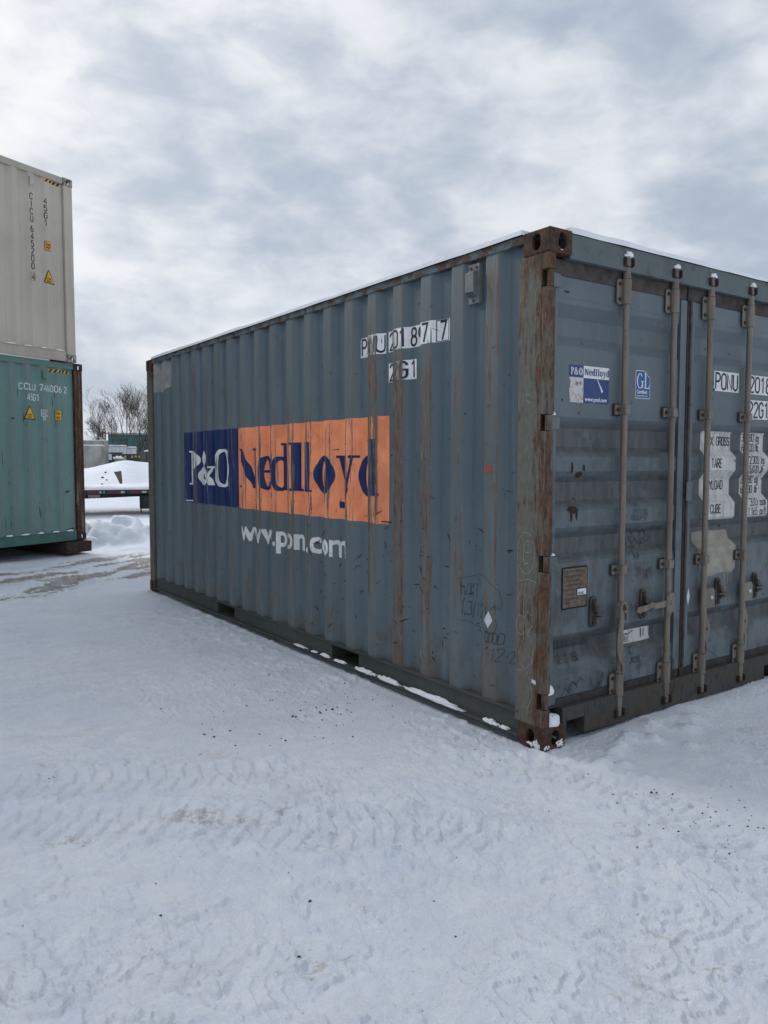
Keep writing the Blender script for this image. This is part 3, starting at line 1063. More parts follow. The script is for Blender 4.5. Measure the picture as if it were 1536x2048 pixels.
def castings(root, L, W, H, mat):
    me = CASTING.copy()
    me.materials.clear()
    me.materials.append(mat)
    for x in (0, 1):
        for y in (0, 1):
            for z in (0, 1):
                o = link('corner_casting', me, root)
                o.location = (x * W, y * L, z * H)
                o.scale = (1 - 2 * x, 1 - 2 * y, 1 - 2 * z)


class Profile:
    """vertical corrugation: x depth as a function of y; ridges given by their far edge"""
    def __init__(self, y0, y1, first, pitch, n, flat_, slope, depth, x_out):
        pts = [(y0, x_out + depth, 0.0)]
        c = .005
        far_edges = sorted(first - k * pitch for k in range(n))
        for f in far_edges:
            nr_ = f - flat_
            pts += [(nr_ - slope - c, x_out + depth, 0), (nr_ - slope + c, x_out + depth - .003, 0), (nr_ - c, x_out + .003, .5), (nr_ + c, x_out, .95), (nr_ + flat_ * .22, x_out, .62),
                    (nr_ + flat_ * .5, x_out, .50), (f - flat_ * .22, x_out, .62), (f - c, x_out, .95), (f + c, x_out + .003, .5), (f + slope - c, x_out + depth - .003, 0), (f + slope + c, x_out + depth, 0)]
        pts.append((y1, x_out + depth, 0.0))
        pts = [p for p in pts if y0 <= p[0] <= y1]
        pts.sort()
        self.ys = np.array([p[0] for p in pts]); self.xs = np.array([p[1] for p in pts]); self.rg = np.array([p[2] for p in pts])
        self.first, self.pitch, self.n = first, pitch, n

    def x(self, y): return float(np.interp(y, self.ys, self.xs))

    def ridge(self, y): return float(np.interp(y, self.ys, self.rg))

    def index(self, y): return (self.first - y) / self.pitch


def wall_mesh(prof, zs, dent, rustf, mat, xf=None):
    vs, fs, rg, ru = [], [], [], []
    ny, nz = len(prof.ys), len(zs)
    for y in prof.ys:
        for z in zs:
            x = prof.x(y) + dent(y, z)
            vs.append((x, y, z) if xf is None else xf(x, y, z))
            rg.append(prof.ridge(y)); ru.append(rustf(y, z))
    for i in range(ny - 1):
        for j in range(nz - 1):
            fs.append((i * nz + j, i * nz + j + 1, (i + 1) * nz + j + 1, (i + 1) * nz + j))
    me = bpy.data.meshes.new('side_wall')
    me.from_pydata(vs, [], fs)
    for an, d in (('ridge', rg), ('rust', ru)):
        at = me.attributes.new(an, 'FLOAT', 'POINT')
        at.data.foreach_set('value', d)
    me.materials.append(mat)
    return me


# ================================================================== the blue-grey container
L, W, H = 6.058, 2.438, 2.591
box = thing('shipping_container', 'weathered blue-grey twenty-foot container with orange and navy name panel, standing on snow', 'container')

PROF = Profile(.205, L - .14, 5.842, .2832, 20, .096, .042, .036, .012)
ZS = [.165 + (2.548 - .165) * i / 30 for i in range(31)]
RSTR = {16: (1.0, 0.0, 2.02), 15: (.72, .75, 2.2), 17: (.72, .25, 1.95), 18: (.42, .6, 1.9), 19: (.45, .3, 2.5), 14: (.25, .9, 1.8), 4: (.55, .3, 2.35), 5: (.45, .6, 2.2), 3: (.35, .2, 1.9),
        7: (.35, .2, 2.1), 8: (.3, .9, 1.8), 9: (.5, .4, 1.8), 10: (.45, .9, 1.75), 11: (.55, .5, 1.8), 12: (.4, .6, 1.75), 13: (.3, .8, 1.8), 6: (.3, .3, 1.5)}


def rustf(y, z):
    k = int(round(PROF.index(y + .048)))
    s, a, b = RSTR.get(k, (.20, .2, 2.4))
    return s * (.25 + .75 * max(0.0, min(1.0, (z - a) / .25 + 1, (b - z) / .25 + 1)))


def dent(y, z):
    return .0045 * (float(fbm(np.array(y * 1.7), np.array(z * 1.9), 201, 2)) - .5) * min(1, (z - .165) / .2, (2.548 - z) / .2)


wall = link('side_wall', wall_mesh(PROF, ZS, dent, rustf, M_SIDE), box)
SIDE = Surf(lambda u, v, off: (PROF.x(-u) + dent(-u, v) - off, -u, v), [-y for y in PROF.ys], ZS,
            {'ridge': lambda u, v: PROF.ridge(-u), 'rust': lambda u, v: rustf(-u, v)})
# SIDE works in (u = -y, v = z): reads left to right as seen from outside

# name panel
SIDE.decal('name_panel', rect(-4.941, -3.705, 1.055, 1.755), M_NAVY, wall, .0011, 'navy blue part of the name panel')
SIDE.decal('name_panel', rect(-3.705, -1.400, 1.055, 1.753), M_ORANGE, wall, .0011, 'faded orange part of the name panel, paint peeling on the ridges')
po = serif_at('P', -4.875, -4.57, 1.232, .338) + serif_at('&', -4.60, -4.225, 1.232, .338) + serif_at('O', -4.185, -3.82, 1.234, .336)
SIDE.decal('name_lettering', po, M_LETTERWHITE, wall, .0026, 'white letters P&O')
nd = []
for ch, a, b in (('N', -3.675, -3.26), ('e', -3.25, -3.03), ('d', -3.02, -2.715), ('l', -2.70, -2.515), ('l', -2.515, -2.335), ('o', -2.335, -2.03), ('y', -2.035, -1.745), ('d', -1.75, -1.475)):
    nd += serif_at(ch, a, b, 1.235, .338)
SIDE.decal('name_lettering', nd, M_NAVY, wall, .0026, 'navy letters Nedlloyd')
web = font_polys('www.ponl.com', .243, -3.60, .785, 1.0, .006)
wx = max(u for p in web for u, v in p)
web = font_polys('www.ponl.com', .243, -3.595, .785, 1.0, .006)
k = (3.595 - 1.90) / (wx + 3.60)
web = [[(-3.595 + (u + 3.595) * k, v) for u, v in p] for p in web]
SIDE.decal('web_lettering', [[p] for p in web], M_LETTERWHITE, wall, .0012, 'white letters www.ponl.com', 0.0)
SIDE.decal('maker_mark', rect(-4.92, -4.80, 1.066, 1.076), M_LETTERWHITE, wall, .0026)
SIDE.decal('maker_mark', rect(-1.47, -1.37, 1.066, 1.074), M_NUMINK, wall, .0026)

# number plates on the side
SIDE.decal('number_plate', rect(-1.730, -1.433, 2.150, 2.280), M_PLATEWHITE, wall, .0012)
SIDE.decal('number_plate', rect(-1.406, -.803, 2.152, 2.280), M_PLATEWHITE, wall, .0012)
SIDE.decal('number_plate', rect(-1.405, -1.112, 1.962, 2.081), M_PLATEWHITE, wall, .0012)
for txt, u, v, hh, gp in (('PONU', -1.712, 2.163, .105, .18), ('201897', -1.389, 2.163, .105, .216), ('7', -.886, 2.163, .105, .2), ('22G1', -1.389, 1.972, .100, .25)):
    SIDE.decal('number_lettering', stroke_text(txt, u, v, hh, .0140, gp, 1.0)[0], M_NUMINK, wall, .0026, 'black letters ' + txt)
SIDE.decal('digit_box', [ribbon([(-.905, 2.156), (-.905, 2.276), (-.812, 2.276), (-.812, 2.156), (-.905, 2.156)], .004)], M_NUMINK, wall, .0026)

# stickers, marker writing and scratches on the side
DI = [(-.455, .600), (-.423, .548 + .008), (-.386, .604), (-.418, .650)]
FLATP = lambda xp: Surf(lambda u, v, off: (xp - off, -u, v), (), (), None)
FLATP(.0118).decal('reflective_diamond', [[DI]], M_TAPE, wall, .002, 'white reflective diamond sticker')
SIDE.decal('small_sticker', rect(-.463, -.405, 1.398, 1.442), M_REDST, wall, .0012, 'small faded red square sticker')
SIDE.decal('primer_patch', rect(-5.86, -5.60, 2.22, 2.52), M_PRIMER, wall, .0011, 'pale grey primer patch under the top rail')
SIDE.decal('primer_patch', [[[(-5.585, 2.18), (-5.46, 2.24), (-5.36, 2.27), (-5.36, 2.38), (-5.33, 2.52), (-5.585, 2.52)]]], M_PRIMER, wall, .0011, 'pale grey primer patch with ragged edge')
rw = random.Random(3)
for t, u, v, hh, sl_ in (('WKT', -.655, .705, .075, .1), ('13/12/1', -.655, .595, .080, .1), ('GOOD', -.450, .478, .060, .15), ('-12-23', -.440, .385, .070, .25)):
    SIDE.decal('marker_writing', stroke_text(t, u, v, hh, .0030, .16, .80 if t != '13/12/1' else .62, .045, sl_, rw)[0], M_INK, wall, .0022, 'black marker writing ' + t)
for ln_, wd in (([(-.66, .80), (-.55, .83), (-.47, .84), (-.40, .80), (-.35, .77), (-.338, .70), (-.345, .67), (-.41, .665)], .0018), ([(-.655, .565), (-.58, .55), (-.51, .535)], .0018), (arc(-.415, .585, .055, .06, 210, 390, 10), .0026)):
    SIDE.decal('marker_line', [ribbon(ln_, wd)], M_INK, wall, .0022)
# scratches: thin slivers down to rust
sc_ = []
rs_ = random.Random(11)
for i in range(300):
    y = rs_.choice([rs_.uniform(.25, 5.8), rs_.uniform(.25, 2.4)])
    z = min(2.5, max(.25, rs_.gauss(.9, .55)))
    if rs_.random() < .35:
        z = rs_.uniform(.3, 2.45)
    ln = rs_.uniform(.008, .050) * (2.0 if rs_.random() < .12 else 1)
    an = rs_.choice([rs_.uniform(-.6, .6), rs_.uniform(-.6, .6), math.pi / 2 + rs_.uniform(-.2, .2)])
    w = rs_.uniform(.0018, .006) * (1.9 if rs_.random() < .15 else 1)
    dx, dz = math.cos(an) * ln / 2, math.sin(an) * ln / 2
    nx, nz_ = -math.sin(an) * w / 2, math.cos(an) * w / 2
    j = rs_.uniform(-.3, .3)
    sc_.append([[(-y - dx, z - dz), (-y + dx * j + nx, z + dz * j + nz_), (-y + dx, z + dz), (-y + dx * j - nx * .6, z + dz * j - nz_ * .6)]])
for i in range(64):    # broader scuffs low on the near half
    y, z = rs_.uniform(.28, 2.5), min(1.6, max(.28, rs_.gauss(.75, .33)))
    an = rs_.choice([-1, 1]) * rs_.uniform(.1, 1.1)
    L_ = rs_.uniform(.025, .085); w = rs_.uniform(.004, .011)
    ca, sa = math.cos(an), math.sin(an)
    top_, bot_ = [], []
    for q in range(6):
        t = q / 5 - .5
        ww = w * (1 - abs(2 * t) ** 1.5) * rs_.uniform(.4, 1.2) * .5
        top_.append((-y + t * L_ * ca - ww * sa, z + t * L_ * sa + ww * ca)); bot_.append((-y + t * L_ * ca + ww * sa, z + t * L_ * sa - ww * ca))
    sc_.append([[top_[q], top_[q + 1], bot_[q + 1], bot_[q]] for q in range(5)])
so = SIDE.decal('scratches', sc_, M_RUST_DK, wall, .0034, None, .00005)
so['kind'] = 'stuff'
# rust bloom spot near the post
# SIDE.decal('rust_scab', [[[(-.35 + .035 * math.cos(t) * (1 + .4 * math.sin(3 * t)), 1.52 + .05 * math.sin(t) * (1 + .35 * math.cos(2 * t + 1))) for t in [i * .42 for i in range(15)]]]], M_RUST, wall, .0012)
# SIDE.decal('rust_scab', [[[(-.575 + .05 * math.cos(t) * (1 + .5 * math.sin(3 * t)), .235 + .03 * math.sin(t) * (1 + .4 * math.cos(2 * t + 1))) for t in [i * .42 for i in range(15)]]]], M_RUST_DK, wall, .0012)

# vent cover
vx = .022
MB().box(vx - .008, vx + .026, .520, .606, 2.315, 2.525).build('vent_plate', M_VENT, wall, .002)
m = MB()
m.prism([(2.345, 0), (2.372, .034), (2.475, .034), (2.487, .012), (2.487, 0)], lambda u, v, w: (vx - .008 - v, w, u), .530, .597)
vent = m.build('vent_cover', M_VENT, wall, .003)
m = MB()
for i in range(5):
    for j in range(4):
        a, b = .537 + i * .0115, 2.349 + j * .0058
        m.add([(vx - .0095 - (b - 2.345) * 1.26, a, b), (vx - .0095 - (b - 2.345) * 1.26, a + .008, b), (vx - .0095 - (b + .003 - 2.345) * 1.26, a + .008, b + .003), (vx - .0095 - (b + .003 - 2.345) * 1.26, a, b + .003)], [(0, 1, 2, 3)])
m.build('vent_grille', M_BOLT, wall)
for y, z in ((.540, 2.505), (.586, 2.505), (.563, 2.330)):
    MB().tube([(vx - .007, y, z), (vx - .013, y, z)], .008, 8).build('bolt', M_BOLT, wall)

# far side wall, far end wall, roof, floor
prof2 = PROF
me = wall_mesh(prof2, [.165, 2.548], lambda y, z: 0, lambda y, z: .2, M_SIDE, lambda x, y, z: (W - x, y, z))
link('side_wall', me, box)
pe = Profile(.14, W - .14, W - .2, .2832, 8, .096, .042, .036, .012)
vs, fs = [], []
for i, y in enumerate(pe.ys):
    for z in (.16, 2.53):
        vs.append((y, L - pe.x(y), z))
fs = [(2 * i, 2 * i + 1, 2 * i + 3, 2 * i + 2) for i in range(len(pe.ys) - 1)]
MB().add(vs, fs).build('end_wall', M_DOOR, box)
MB().box(.05, W - .05, .05, L - .05, 2.560, 2.572).build('roof_panel', M_TOPRAIL, box)
MB().box(.06, W - .06, .10, L - .05, .150, .163).build('floor_panel', M_RAIL, box)

# rails with fork pockets
POCK = [(1.724, 2.075), (3.777, 4.150)]


def bottom_rail(sx):
    f = (lambda x: x) if sx == 0 else (lambda x: W - x)
    def bx(m, x0, x1, *a):
        a0, a1 = sorted((f(x0), f(x1)))
        m.box(a0, a1, *a)
    m = MB()
    ends = [.178] + [e for p_ in POCK for e in p_] + [L - .178]
    for a, b in zip(ends[0::2], ends[1::2]):
        bx(m, .022, .030, a, b, .046, .158)
    for a, b in POCK:
        bx(m, .022, .030, a, b, .140, .158)
    bx(m, -.002, .055, .178, L - .178, .158, .166)
    bx(m, -.006, .050, .178, L - .178, .034, .046)
    m.build('bottom_rail', M_RAIL, box, .0015)
    m = MB()
    bx(m, .006, .064, .178, L - .178, 2.545, 2.588)
    m.build('top_rail', M_TOPRAIL, box, .004)


bottom_rail(0)
bottom_rail(1)
for a, b in POCK:
    m = MB()
    m.box(.031, W - .031, a - .006, a, .046, .140).box(.031, W - .031, b, b + .006, .046, .140).box(.031, W - .031, a - .006, b + .006, .1405, .148)
    m.box(.051, W - .051, a - .006, b + .006, .034, .040)
    m.build('fork_pocket', M_RAIL, box)

castings(box, L, W, H, M_RUST)

# corner posts. the door posts are notched for the hinges
HZ = [(.209, .291), (.906, .991), (1.608, 1.691), (2.308, 2.393)]


def door_post(sx):
    f = (lambda x: x) if sx == 0 else (lambda x: W - x)
    m = MB()
    def bx(x0, x1, *a):
        a0, a1 = sorted((f(x0), f(x1)))
        m.box(a0, a1, *a)
    zc = [.118] + [q for h_ in HZ for q in h_] + [2.473]
    for a, b in zip(zc[0::2], zc[1::2]):
        bx(.0035, .052, .006, .053, a, b)
    bx(.0030, .012, .0532, .205, .118, 2.473)
    bx(.012, .060, .195, .2045, .118, 2.473)
    bx(.0125, .050, .066, .073, .118, 2.473)
    o = m.build('corner_post', M_POST, box, .004)
    return o


post = door_post(0)
door_post(1)
for x0, x1 in ((.004, .11), (W - .11, W - .004)):
    MB().box(x0, x1, L - .15, L - .004, .118, 2.473).build('corner_post', M_POST, box, .01)
POSTS = Surf(lambda u, v, off: (.0030 - off, -u, v), (), (), None)
ch = []
ch += [ribbon(arc(-.135, .995, .062, .105, 60, 400, 22), .0032)]
ch += [ribbon([(-.108, 1.055), (-.13, 1.06), (-.147, 1.035), (-.152, .975), (-.148, .935), (-.12, .945)], .004), ribbon([(-.155, 1.0), (-.112, 1.0)], .004)]
ch += [ribbon([(-.190, .845), (-.12, .862), (-.06, .852)], .0036), ribbon([(-.135, .85), (-.145, .76), (-.15, .66), (-.14, .50)], .0036)]
ch += [ribbon([(-.140, .66), (-.115, .70), (-.09, .68), (-.085, .63), (-.12, .58), (-.10, .57), (-.075, .52), (-.085, .44), (-.13, .40), (-.17, .42)], .0036)]
ch += [ribbon(arc(-.165, .62, .035, .05, 30, 300, 12), .003), ribbon([(-.19, .38), (-.13, .40), (-.09, .34), (-.085, .26), (-.11, .20)], .0034)]
for t, u, v in (('19K', -.180, 1.735),):
    ch += stroke_text(t, u, v, .062, .0032, .14, .7, .05, .1, rw)[0]
ch += [ribbon([(-.195, .75), (-.17, .80), (-.16, .83)], .003), ribbon([(-.19, .90), (-.188, .70)], .0026)]
for grp in ch:
    POSTS.decal('chalk_stroke', [grp], M_CHALK, post, .0012)
POSTS.decal('tape_strip', [[[(-.085, .338), (-.0562, .332), (-.0562, .352), (-.085, .358)]]], M_TAPE, post, .002, 'short strip of white tape')

# door header, sill, seals
MB().box(.166, W - .166, .018, .09, 2.462, 2.585).build('door_header', M_HEADER, box, .004)
m = MB()
m.box(.166, .196, .022, .10, .030, .190).box(.336, 2.10, .022, .10, .030, .190).box(2.242, W - .166, .022, .10, .030, .190)
m.box(.196, .336, .0225, .10, .118, .190).box(2.10, 2.242, .0225, .10, .118, .190)
m.build('door_sill', M_SILL, box, .003)
MB().box(.056, W - .056, .052, .09, 2.385, 2.461).build('door_seal', M_GASKET_BR, box, .003)
MB().box(.056, W - .056, .052, .09, .1905, .235).build('door_seal', M_GASKET, box, .003)

# door panel profile (depth along y as a function of z)
DY = .058
DP = [(.236, 0), (.336, 0), (.341, .002), (.385, .002), (.455, .044), (.510, .044), (.562, .002), (.935, .002), (.980, .044), (1.062, .044), (1.120, .002), (1.205, .002), (1.256, .044), (1.352, .044),
      (1.408, .002), (1.485, .002), (1.534, .044), (1.630, .044), (1.684, .002), (2.040, .002), (2.098, .044), (2.190, .044), (2.252, .002), (2.279, .002), (2.283, 0), (2.384, 0)]
DZ = np.array([p[0] for p in DP]); DD = np.array([p[1] for p in DP])
dprof = lambda z: DY + float(np.interp(z, DZ, DD))


def make_door(x0, x1, hinge_left, label):
    """leaf between x0 and x1; stiles at both edges, folded panel between; everything fixed to it is its child"""
    pan0, pan1 = x0 + .060, x1 - .060
    vs, fs = [], []
    # shallow end closers: panel tapers flat at both stiles
    xs = [pan0, pan0 + .03, pan1 - .03, pan1]
    for xx in xs:
        for z, d in DP:
            vs.append((xx, DY + d, z))
    n = len(DP)
    for i in range(len(xs) - 1):
        for j in range(n - 1):
            fs.append((i * n + j, (i + 1) * n + j, (i + 1) * n + j + 1, i * n + j + 1))
    d = MB().add(vs, fs).build('door', M_DOOR, box)
    d['label'] = label
    m = MB().box(x0, pan0, DY - .008, DY + .04, .236, 2.384)
    m.build('door_stile', M_DOOR, d, .003)
    m = MB().box(pan1, x1, DY - .008, DY + .04, .236, 2.384)
    m.build('door_stile', M_DOOR, d, .003)
    return d


door_l = make_door(.0575, 1.196, True, 'grimy left door leaf with two locking bars')
door_r = make_door(1.214, W - .0575, False, 'right door leaf with white weight labels')
# centre seal
m = MB().box(1.197, 1.213, DY - .012, DY + .03, .236, 2.384)
m.prism([(1.190, 2.384), (1.226, 2.384), (1.222, 2.43), (1.192, 2.462)], lambda u, v, w: (u, w, v), DY - .016, DY + .0)
m.prism([(1.192, .236), (1.222, .236), (1.224, .175), (1.204, .165)], lambda u, v, w: (u, w, v), DY - .016, DY + .0)
m.build('centre_seal', M_GASKET, door_r, .002)
MB().box(1.2145, 1.232, DY - .020, DY - .0085, .238, 2.382).build('seal_strip', M_GASKET_BR, door_r, .002)
MB().box(1.205, 1.262, DY - .026, DY - .0205, 1.230, 1.340).build('lap_plate', M_DOOR, door_r, .002)
# bar hardware
BARS = [(.620, door_l), (1.043, door_l), (1.395, door_r), (1.818, door_r)]
BY = .029


_bolt = {}


def bolts(d, pts, y, r_=.0075):
    """each bolt a part of its own; alike bolts share one mesh"""
    key = round(r_, 4)
    for x, z in pts:
        if key not in _bolt:
            o = MB().tube([(0, .004, 0), (0, -.005, 0)], r_, 8).build('bolt', M_BOLT, d)
            _bolt[key] = o.data
        else:
            o = link('bolt', _bolt[key], d)
        o.location = (x, y, z)


for bi, (x, d) in enumerate(BARS):
    MB().tube([(x, BY, .150), (x, BY, 2.455)], .0172, 16).build('locking_bar', M_BAR, d, 0, True)
    # top and bottom bearing brackets
    for z0, z1 in ((2.292, 2.424), (.180, .302)):
        m = MB()
        m.prism([(x - .062, z0 + .012), (x - .052, z0), (x + .030, z0), (x + .036, z0 + .01), (x + .036, z1 - .01), (x + .030, z1), (x - .052, z1), (x - .062, z1 - .012)], lambda u, v, w: (u, w, v), .0405, .0475)
        m.tube([(x, BY, z0 + .002), (x, BY, z1 - .002)], .0245, 16)
        m.build('bar_bracket', M_BAR, d, .0015)
        bolts(d, ((x - .043, z0 + .026), (x - .043, z1 - .026)), .038, .0095)
        bolts(d, ((x + .029, z0 + .026), (x + .029, z1 - .026)), .038, .006)
        MB().tube([(x, BY, z1 + .001 if z0 > 1 else z1 + .001), (x, BY, z1 + .018)], .0215, 14).build('bar_collar', M_BAR, d, .001, True)
    # mid guides
    for zc in (1.736, .874):
        m = MB()
        m.box(x - .058, x - .016, .0405, .0485, zc - .026, zc + .026)
        m.prism([(x - .026, .041), (x - .022, .006), (x + .020, .006), (x + .026, .041), (x + .020, .041), (x + .017, .0105), (x - .017, .0105), (x - .020, .041)], lambda u, v, w: (u, v, w), zc - .024, zc + .024)
        m.build('bar_guide', M_BAR, d, .0015)
        bolts(d, ((x - .042, zc),), .037, .0095)
        MB().tube([(x + .0205, .018, zc), (x + .027, .018, zc)], .007, 8).build('bolt', M_BOLT, d)
        MB().box(x - .064, x - .010, .0486, .054, zc - .032, zc + .032).build('guide_pad', M_GASKET, d, .001)
    # cam heads and keepers
    for top in (1, 0):
        zb = 2.430 if top else .166
        s = 1 if top else -1
        m = MB()
        m.tube([(x, BY, zb), (x, BY, zb + s * .05), (x, BY, zb + s * .056), (x, BY, zb + s * .072)], [.0195, .0195, .016, .019], 12)
        m.prism([(x - .026, BY - .010), (x + .012, BY - .014), (x + .016, BY + .014), (x - .024, BY + .006)], lambda u, v, w: (u, v, w), min(zb + s * .066, zb + s * .106), max(zb + s * .066, zb + s * .106))
        m.build('cam_head', M_BAR, d, .002)
        m = MB()
        za, zb2 = sorted((zb + s * .060, zb + s * .100))
        m.box(x + .020, x + .030, .002, .021, za, zb2).box(x - .045, x - .029, .004, .0215, za, zb2)
        m.prism([(x - .045, .012), (x + .030, .012), (x + .030, .0205), (x - .045, .0205)], lambda u, v, w: (u, v, w), za - .006, za)
        m.build('cam_keeper', M_RUST_DK, d, .002)

# handles
def paddle(pts, wid, th, fn, name, d, mat=M_BAR):
    m = MB()
    L_, R_ = [], []
    for (a, b), w in zip(pts, wid):
        L_.append((a - w / 2, b)); R_.append((a + w / 2, b))
    m.prism(L_ + R_[::-1], fn, *th)
    return m.build(name, mat, d, .003)


# bar 1: handle hangs down along the bar
x = .620
paddle([(x - .012, .655), (x - .014, .60), (x - .022, .555), (x - .026, .50), (x - .024, .43), (x - .012, .375), (x + .004, .350), (x + .004, .300)], [.030, .034, .040, .046, .048, .030, .020, .018],
       (.002, .0085), lambda u, v, w: (u, w, v), 'bar_handle', door_l)
m = MB()
m.prism([(x - .034, .61), (x - .034, .675), (x - .020, .700), (x + .012, .700), (x + .024, .67), (x + .024, .60), (x + .016, .60), (x + .016, .665), (x + .004, .688), (x - .016, .688), (x - .024, .67), (x - .024, .61)],
        lambda u, v, w: (u, w, v), -.002, .030)
m.tube([(x + .004, -.006, .648), (x + .004, .028, .648)], .008, 10)
m.build('handle_hub', M_BAR, door_l, .002)
# bar 2: handle swung to the left onto its catch
x = 1.043
m = MB()
m.prism([(.740, .628), (.760, .620), (.835, .628), (.870, .640), (.900, .628), (1.010, .632), (1.010, .668), (.910, .662), (.870, .672), (.835, .660), (.745, .655)], lambda u, v, w: (u, w, v), .006, .0125)
m.build('bar_handle', M_BAR, door_l, .002)
m = MB()
m.prism([(x - .040, .595), (x + .020, .595), (x + .026, .605), (x + .026, .700), (x + .016, .708), (x - .022, .708), (x - .042, .690)], lambda u, v, w: (u, w, v), .000, .0125)
m.tube([(x - .006, -.005, .650), (x - .006, .006, .650)], .010, 10)
m.build('handle_hub', M_BAR, door_l, .003)
# bars 3 and 4: hub plate on the right, handle hanging behind it
for x in (1.395, 1.818):
    m = MB()
    m.prism([(x + .010, .575), (x + .100, .575), (x + .108, .59), (x + .108, .672), (x + .092, .695), (x + .010, .695)], lambda u, v, w: (u, w, v), .018, .026)
    m.build('handle_hub', M_BAR, door_r, .002)
    MB().tube([(x + .068, .010, .638), (x + .068, .020, .638)], .011, 10).build('hub_pin', M_TAPE, door_r, .001)
    paddle([(x + .030, .574), (x + .036, .53), (x + .056, .47), (x + .058, .42), (x + .048, .385), (x + .062, .35), (x + .066, .255)], [.026, .03, .050, .052, .036, .026, .024],
           (.030, .0365), lambda u, v, w: (u, w, v), 'bar_handle', door_r)
    MB().tube([(x + .058, .024, .445), (x + .058, .031, .445)], .010, 10).build('hub_pin', M_BAR, door_r, .001)

# handle catches
for i, (x, d) in enumerate(((.422, door_l), (.847, door_l), (1.582, door_r), (2.002, door_r))):
    m = MB()
    pts = [(x - .026, .594), (x - .018, .576), (x + .018, .576), (x + .026, .594), (x + .026, .722), (x + .016, .742), (x - .016, .742), (x - .026, .722)]
    m.prism(pts, lambda u, v, w: (u, w, v), .046, .0585)
    m.build('handle_catch', M_BARDK, d, .003)
    bolts(d, ((x, .598), (x, .716)), .044, .014)
    m = MB()
    m.prism([(x - .016, .705), (x + .006, .700), (x + .022, .668), (x + .046, .660), (x + .046, .645), (x + .010, .650), (x - .010, .672)], lambda u, v, w: (u, w, v), .020, .0455)
    m.prism([(x - .010, .618), (x + .044, .630), (x + .044, .637), (x - .010, .634)], lambda u, v, w: (u, w, v), .018, .0455)
    m.build('catch_hook', M_BARDK, d, .002)

# hinges
for d, f, g in ((door_l, lambda x: x, 1), (door_r, lambda x: W - x, -1)):
    for z0, z1 in HZ:
        m = MB()
        m.tube([(f(.030), .021, z0 + .003), (f(.030), .021, z1 - .003)], .0175, 14)
        m.build('hinge_barrel', M_POST, d, 0, True)
        m = MB()
        pts = [(f(.040), z0 + .004), (f(.112), z0 + .012), (f(.118), z0 + .022), (f(.118), z1 - .022), (f(.112), z1 - .012), (f(.040), z1 - .004)]
        m.prism(pts, lambda u, v, w: (u, w, v), .028, .0495)
        m.build('hinge_blade', M_DOOR, d, .004)

# things stuck or written on the doors
DOOR = Surf(lambda u, v, off: (u, dprof(v) - off, v), (), list(DZ), None)
def door_shift(dx):
    return Surf(lambda u, v, off: (u + dx, dprof(v) - off, v), (), list(DZ), None)


DOOR_L, DOOR_P, DOOR_R, DOOR_N = door_shift(.037), door_shift(.034), door_shift(.050), door_shift(.066)
STILE = Surf(lambda u, v, off: (u, DY - .008 - off, v), (), (), None)
# name sticker
DOOR_L.decal('name_sticker', rect(.180, .288, 1.890, 1.952), M_STNAVY, door_l, .0012)
DOOR_L.decal('name_sticker', rect(.288, .490, 1.890, 1.952), M_STWHITE, door_l, .0012)
DOOR_L.decal('name_sticker', [[[(.186, 1.762), (.288, 1.762), (.288, 1.890), (.180, 1.890), (.180, 1.872), (.190, 1.866), (.184, 1.838), (.180, 1.832)]]], M_STWORN, door_l, .0012)
DOOR_L.decal('name_sticker', rect(.288, .490, 1.762, 1.890), M_STNAVY, door_l, .0012, 'navy and white name sticker')
DOOR_L.decal('sticker_lettering', serif_text('P&O', .190, 1.903, .037, .98, .04), M_STWHITE, door_l, .0024, None, .00006)
DOOR_L.decal('sticker_lettering', serif_text('Nedlloyd', .296, 1.905, .033, 1.03, .05), M_STNAVY, door_l, .0024, None, .00006)
wl = font_polys('www.ponl.com', .030, .300, 1.772, .94, .0008)
DOOR_L.decal('sticker_lettering', [wl], M_STWHITE, door_l, .0024)
DOOR_L.decal('sticker_flash', [[[(.392, 1.888), (.398, 1.886), (.440, 1.830), (.436, 1.820), (.428, 1.822), (.422, 1.836)]]], M_STWHITE, door_l, .0024)
DOOR_L.decal('sticker_tear', [[[(.214, 1.855), (.226, 1.858), (.224, 1.851)], [(.234, 1.866), (.242, 1.866), (.241, 1.846), (.235, 1.846)], [(.262, 1.868), (.267, 1.868), (.266, 1.850), (.263, 1.850)]]], M_STINK, door_l, .0024)
# certificate sticker
gl = [(.716, 1.806), (.836, 1.806), (.840, 1.812), (.840, 1.925), (.820, 1.934), (.800, 1.955), (.780, 1.960), (.718, 1.960), (.712, 1.954), (.712, 1.812)]
DOOR_L.decal('certificate_sticker', [[gl]], M_STWHITE, door_l, .0012, 'blue GL certified sticker with torn corner')
DOOR_L.decal('certificate_sticker', [[[(.776 + (u - .776) * .94, 1.883 + (v - 1.883) * .95) for u, v in gl]]], M_STBLUE, door_l, .0022)
g1 = font_polys('GL', .118, .722, 1.862, .76, .0006)
DOOR_L.decal('sticker_lettering', [ring(.749, 1.902, (.027, .042), (.019, .037), 40, 330, 24), [[(.766, 1.866), (.776, 1.866), (.776, 1.900), (.766, 1.900)]], [[(.758, 1.898), (.782, 1.898), (.782, 1.903), (.758, 1.903)]],
           [[(.792, 1.862), (.802, 1.862), (.802, 1.945), (.792, 1.945)]], [[(.786, 1.862), (.832, 1.862), (.832, 1.867), (.786, 1.867)]], [[(.826, 1.866), (.832, 1.866), (.832, 1.884), (.828, 1.884)]], [[(.786, 1.942), (.808, 1.942), (.808, 1.946), (.786, 1.946)]]],
           M_STWHITE, door_l, .0030, None, .00005)
DOOR_L.decal('sticker_lettering', [font_polys('Certified', .027, .721, 1.834, .93, .0008)], M_STWHITE, door_l, .0030)
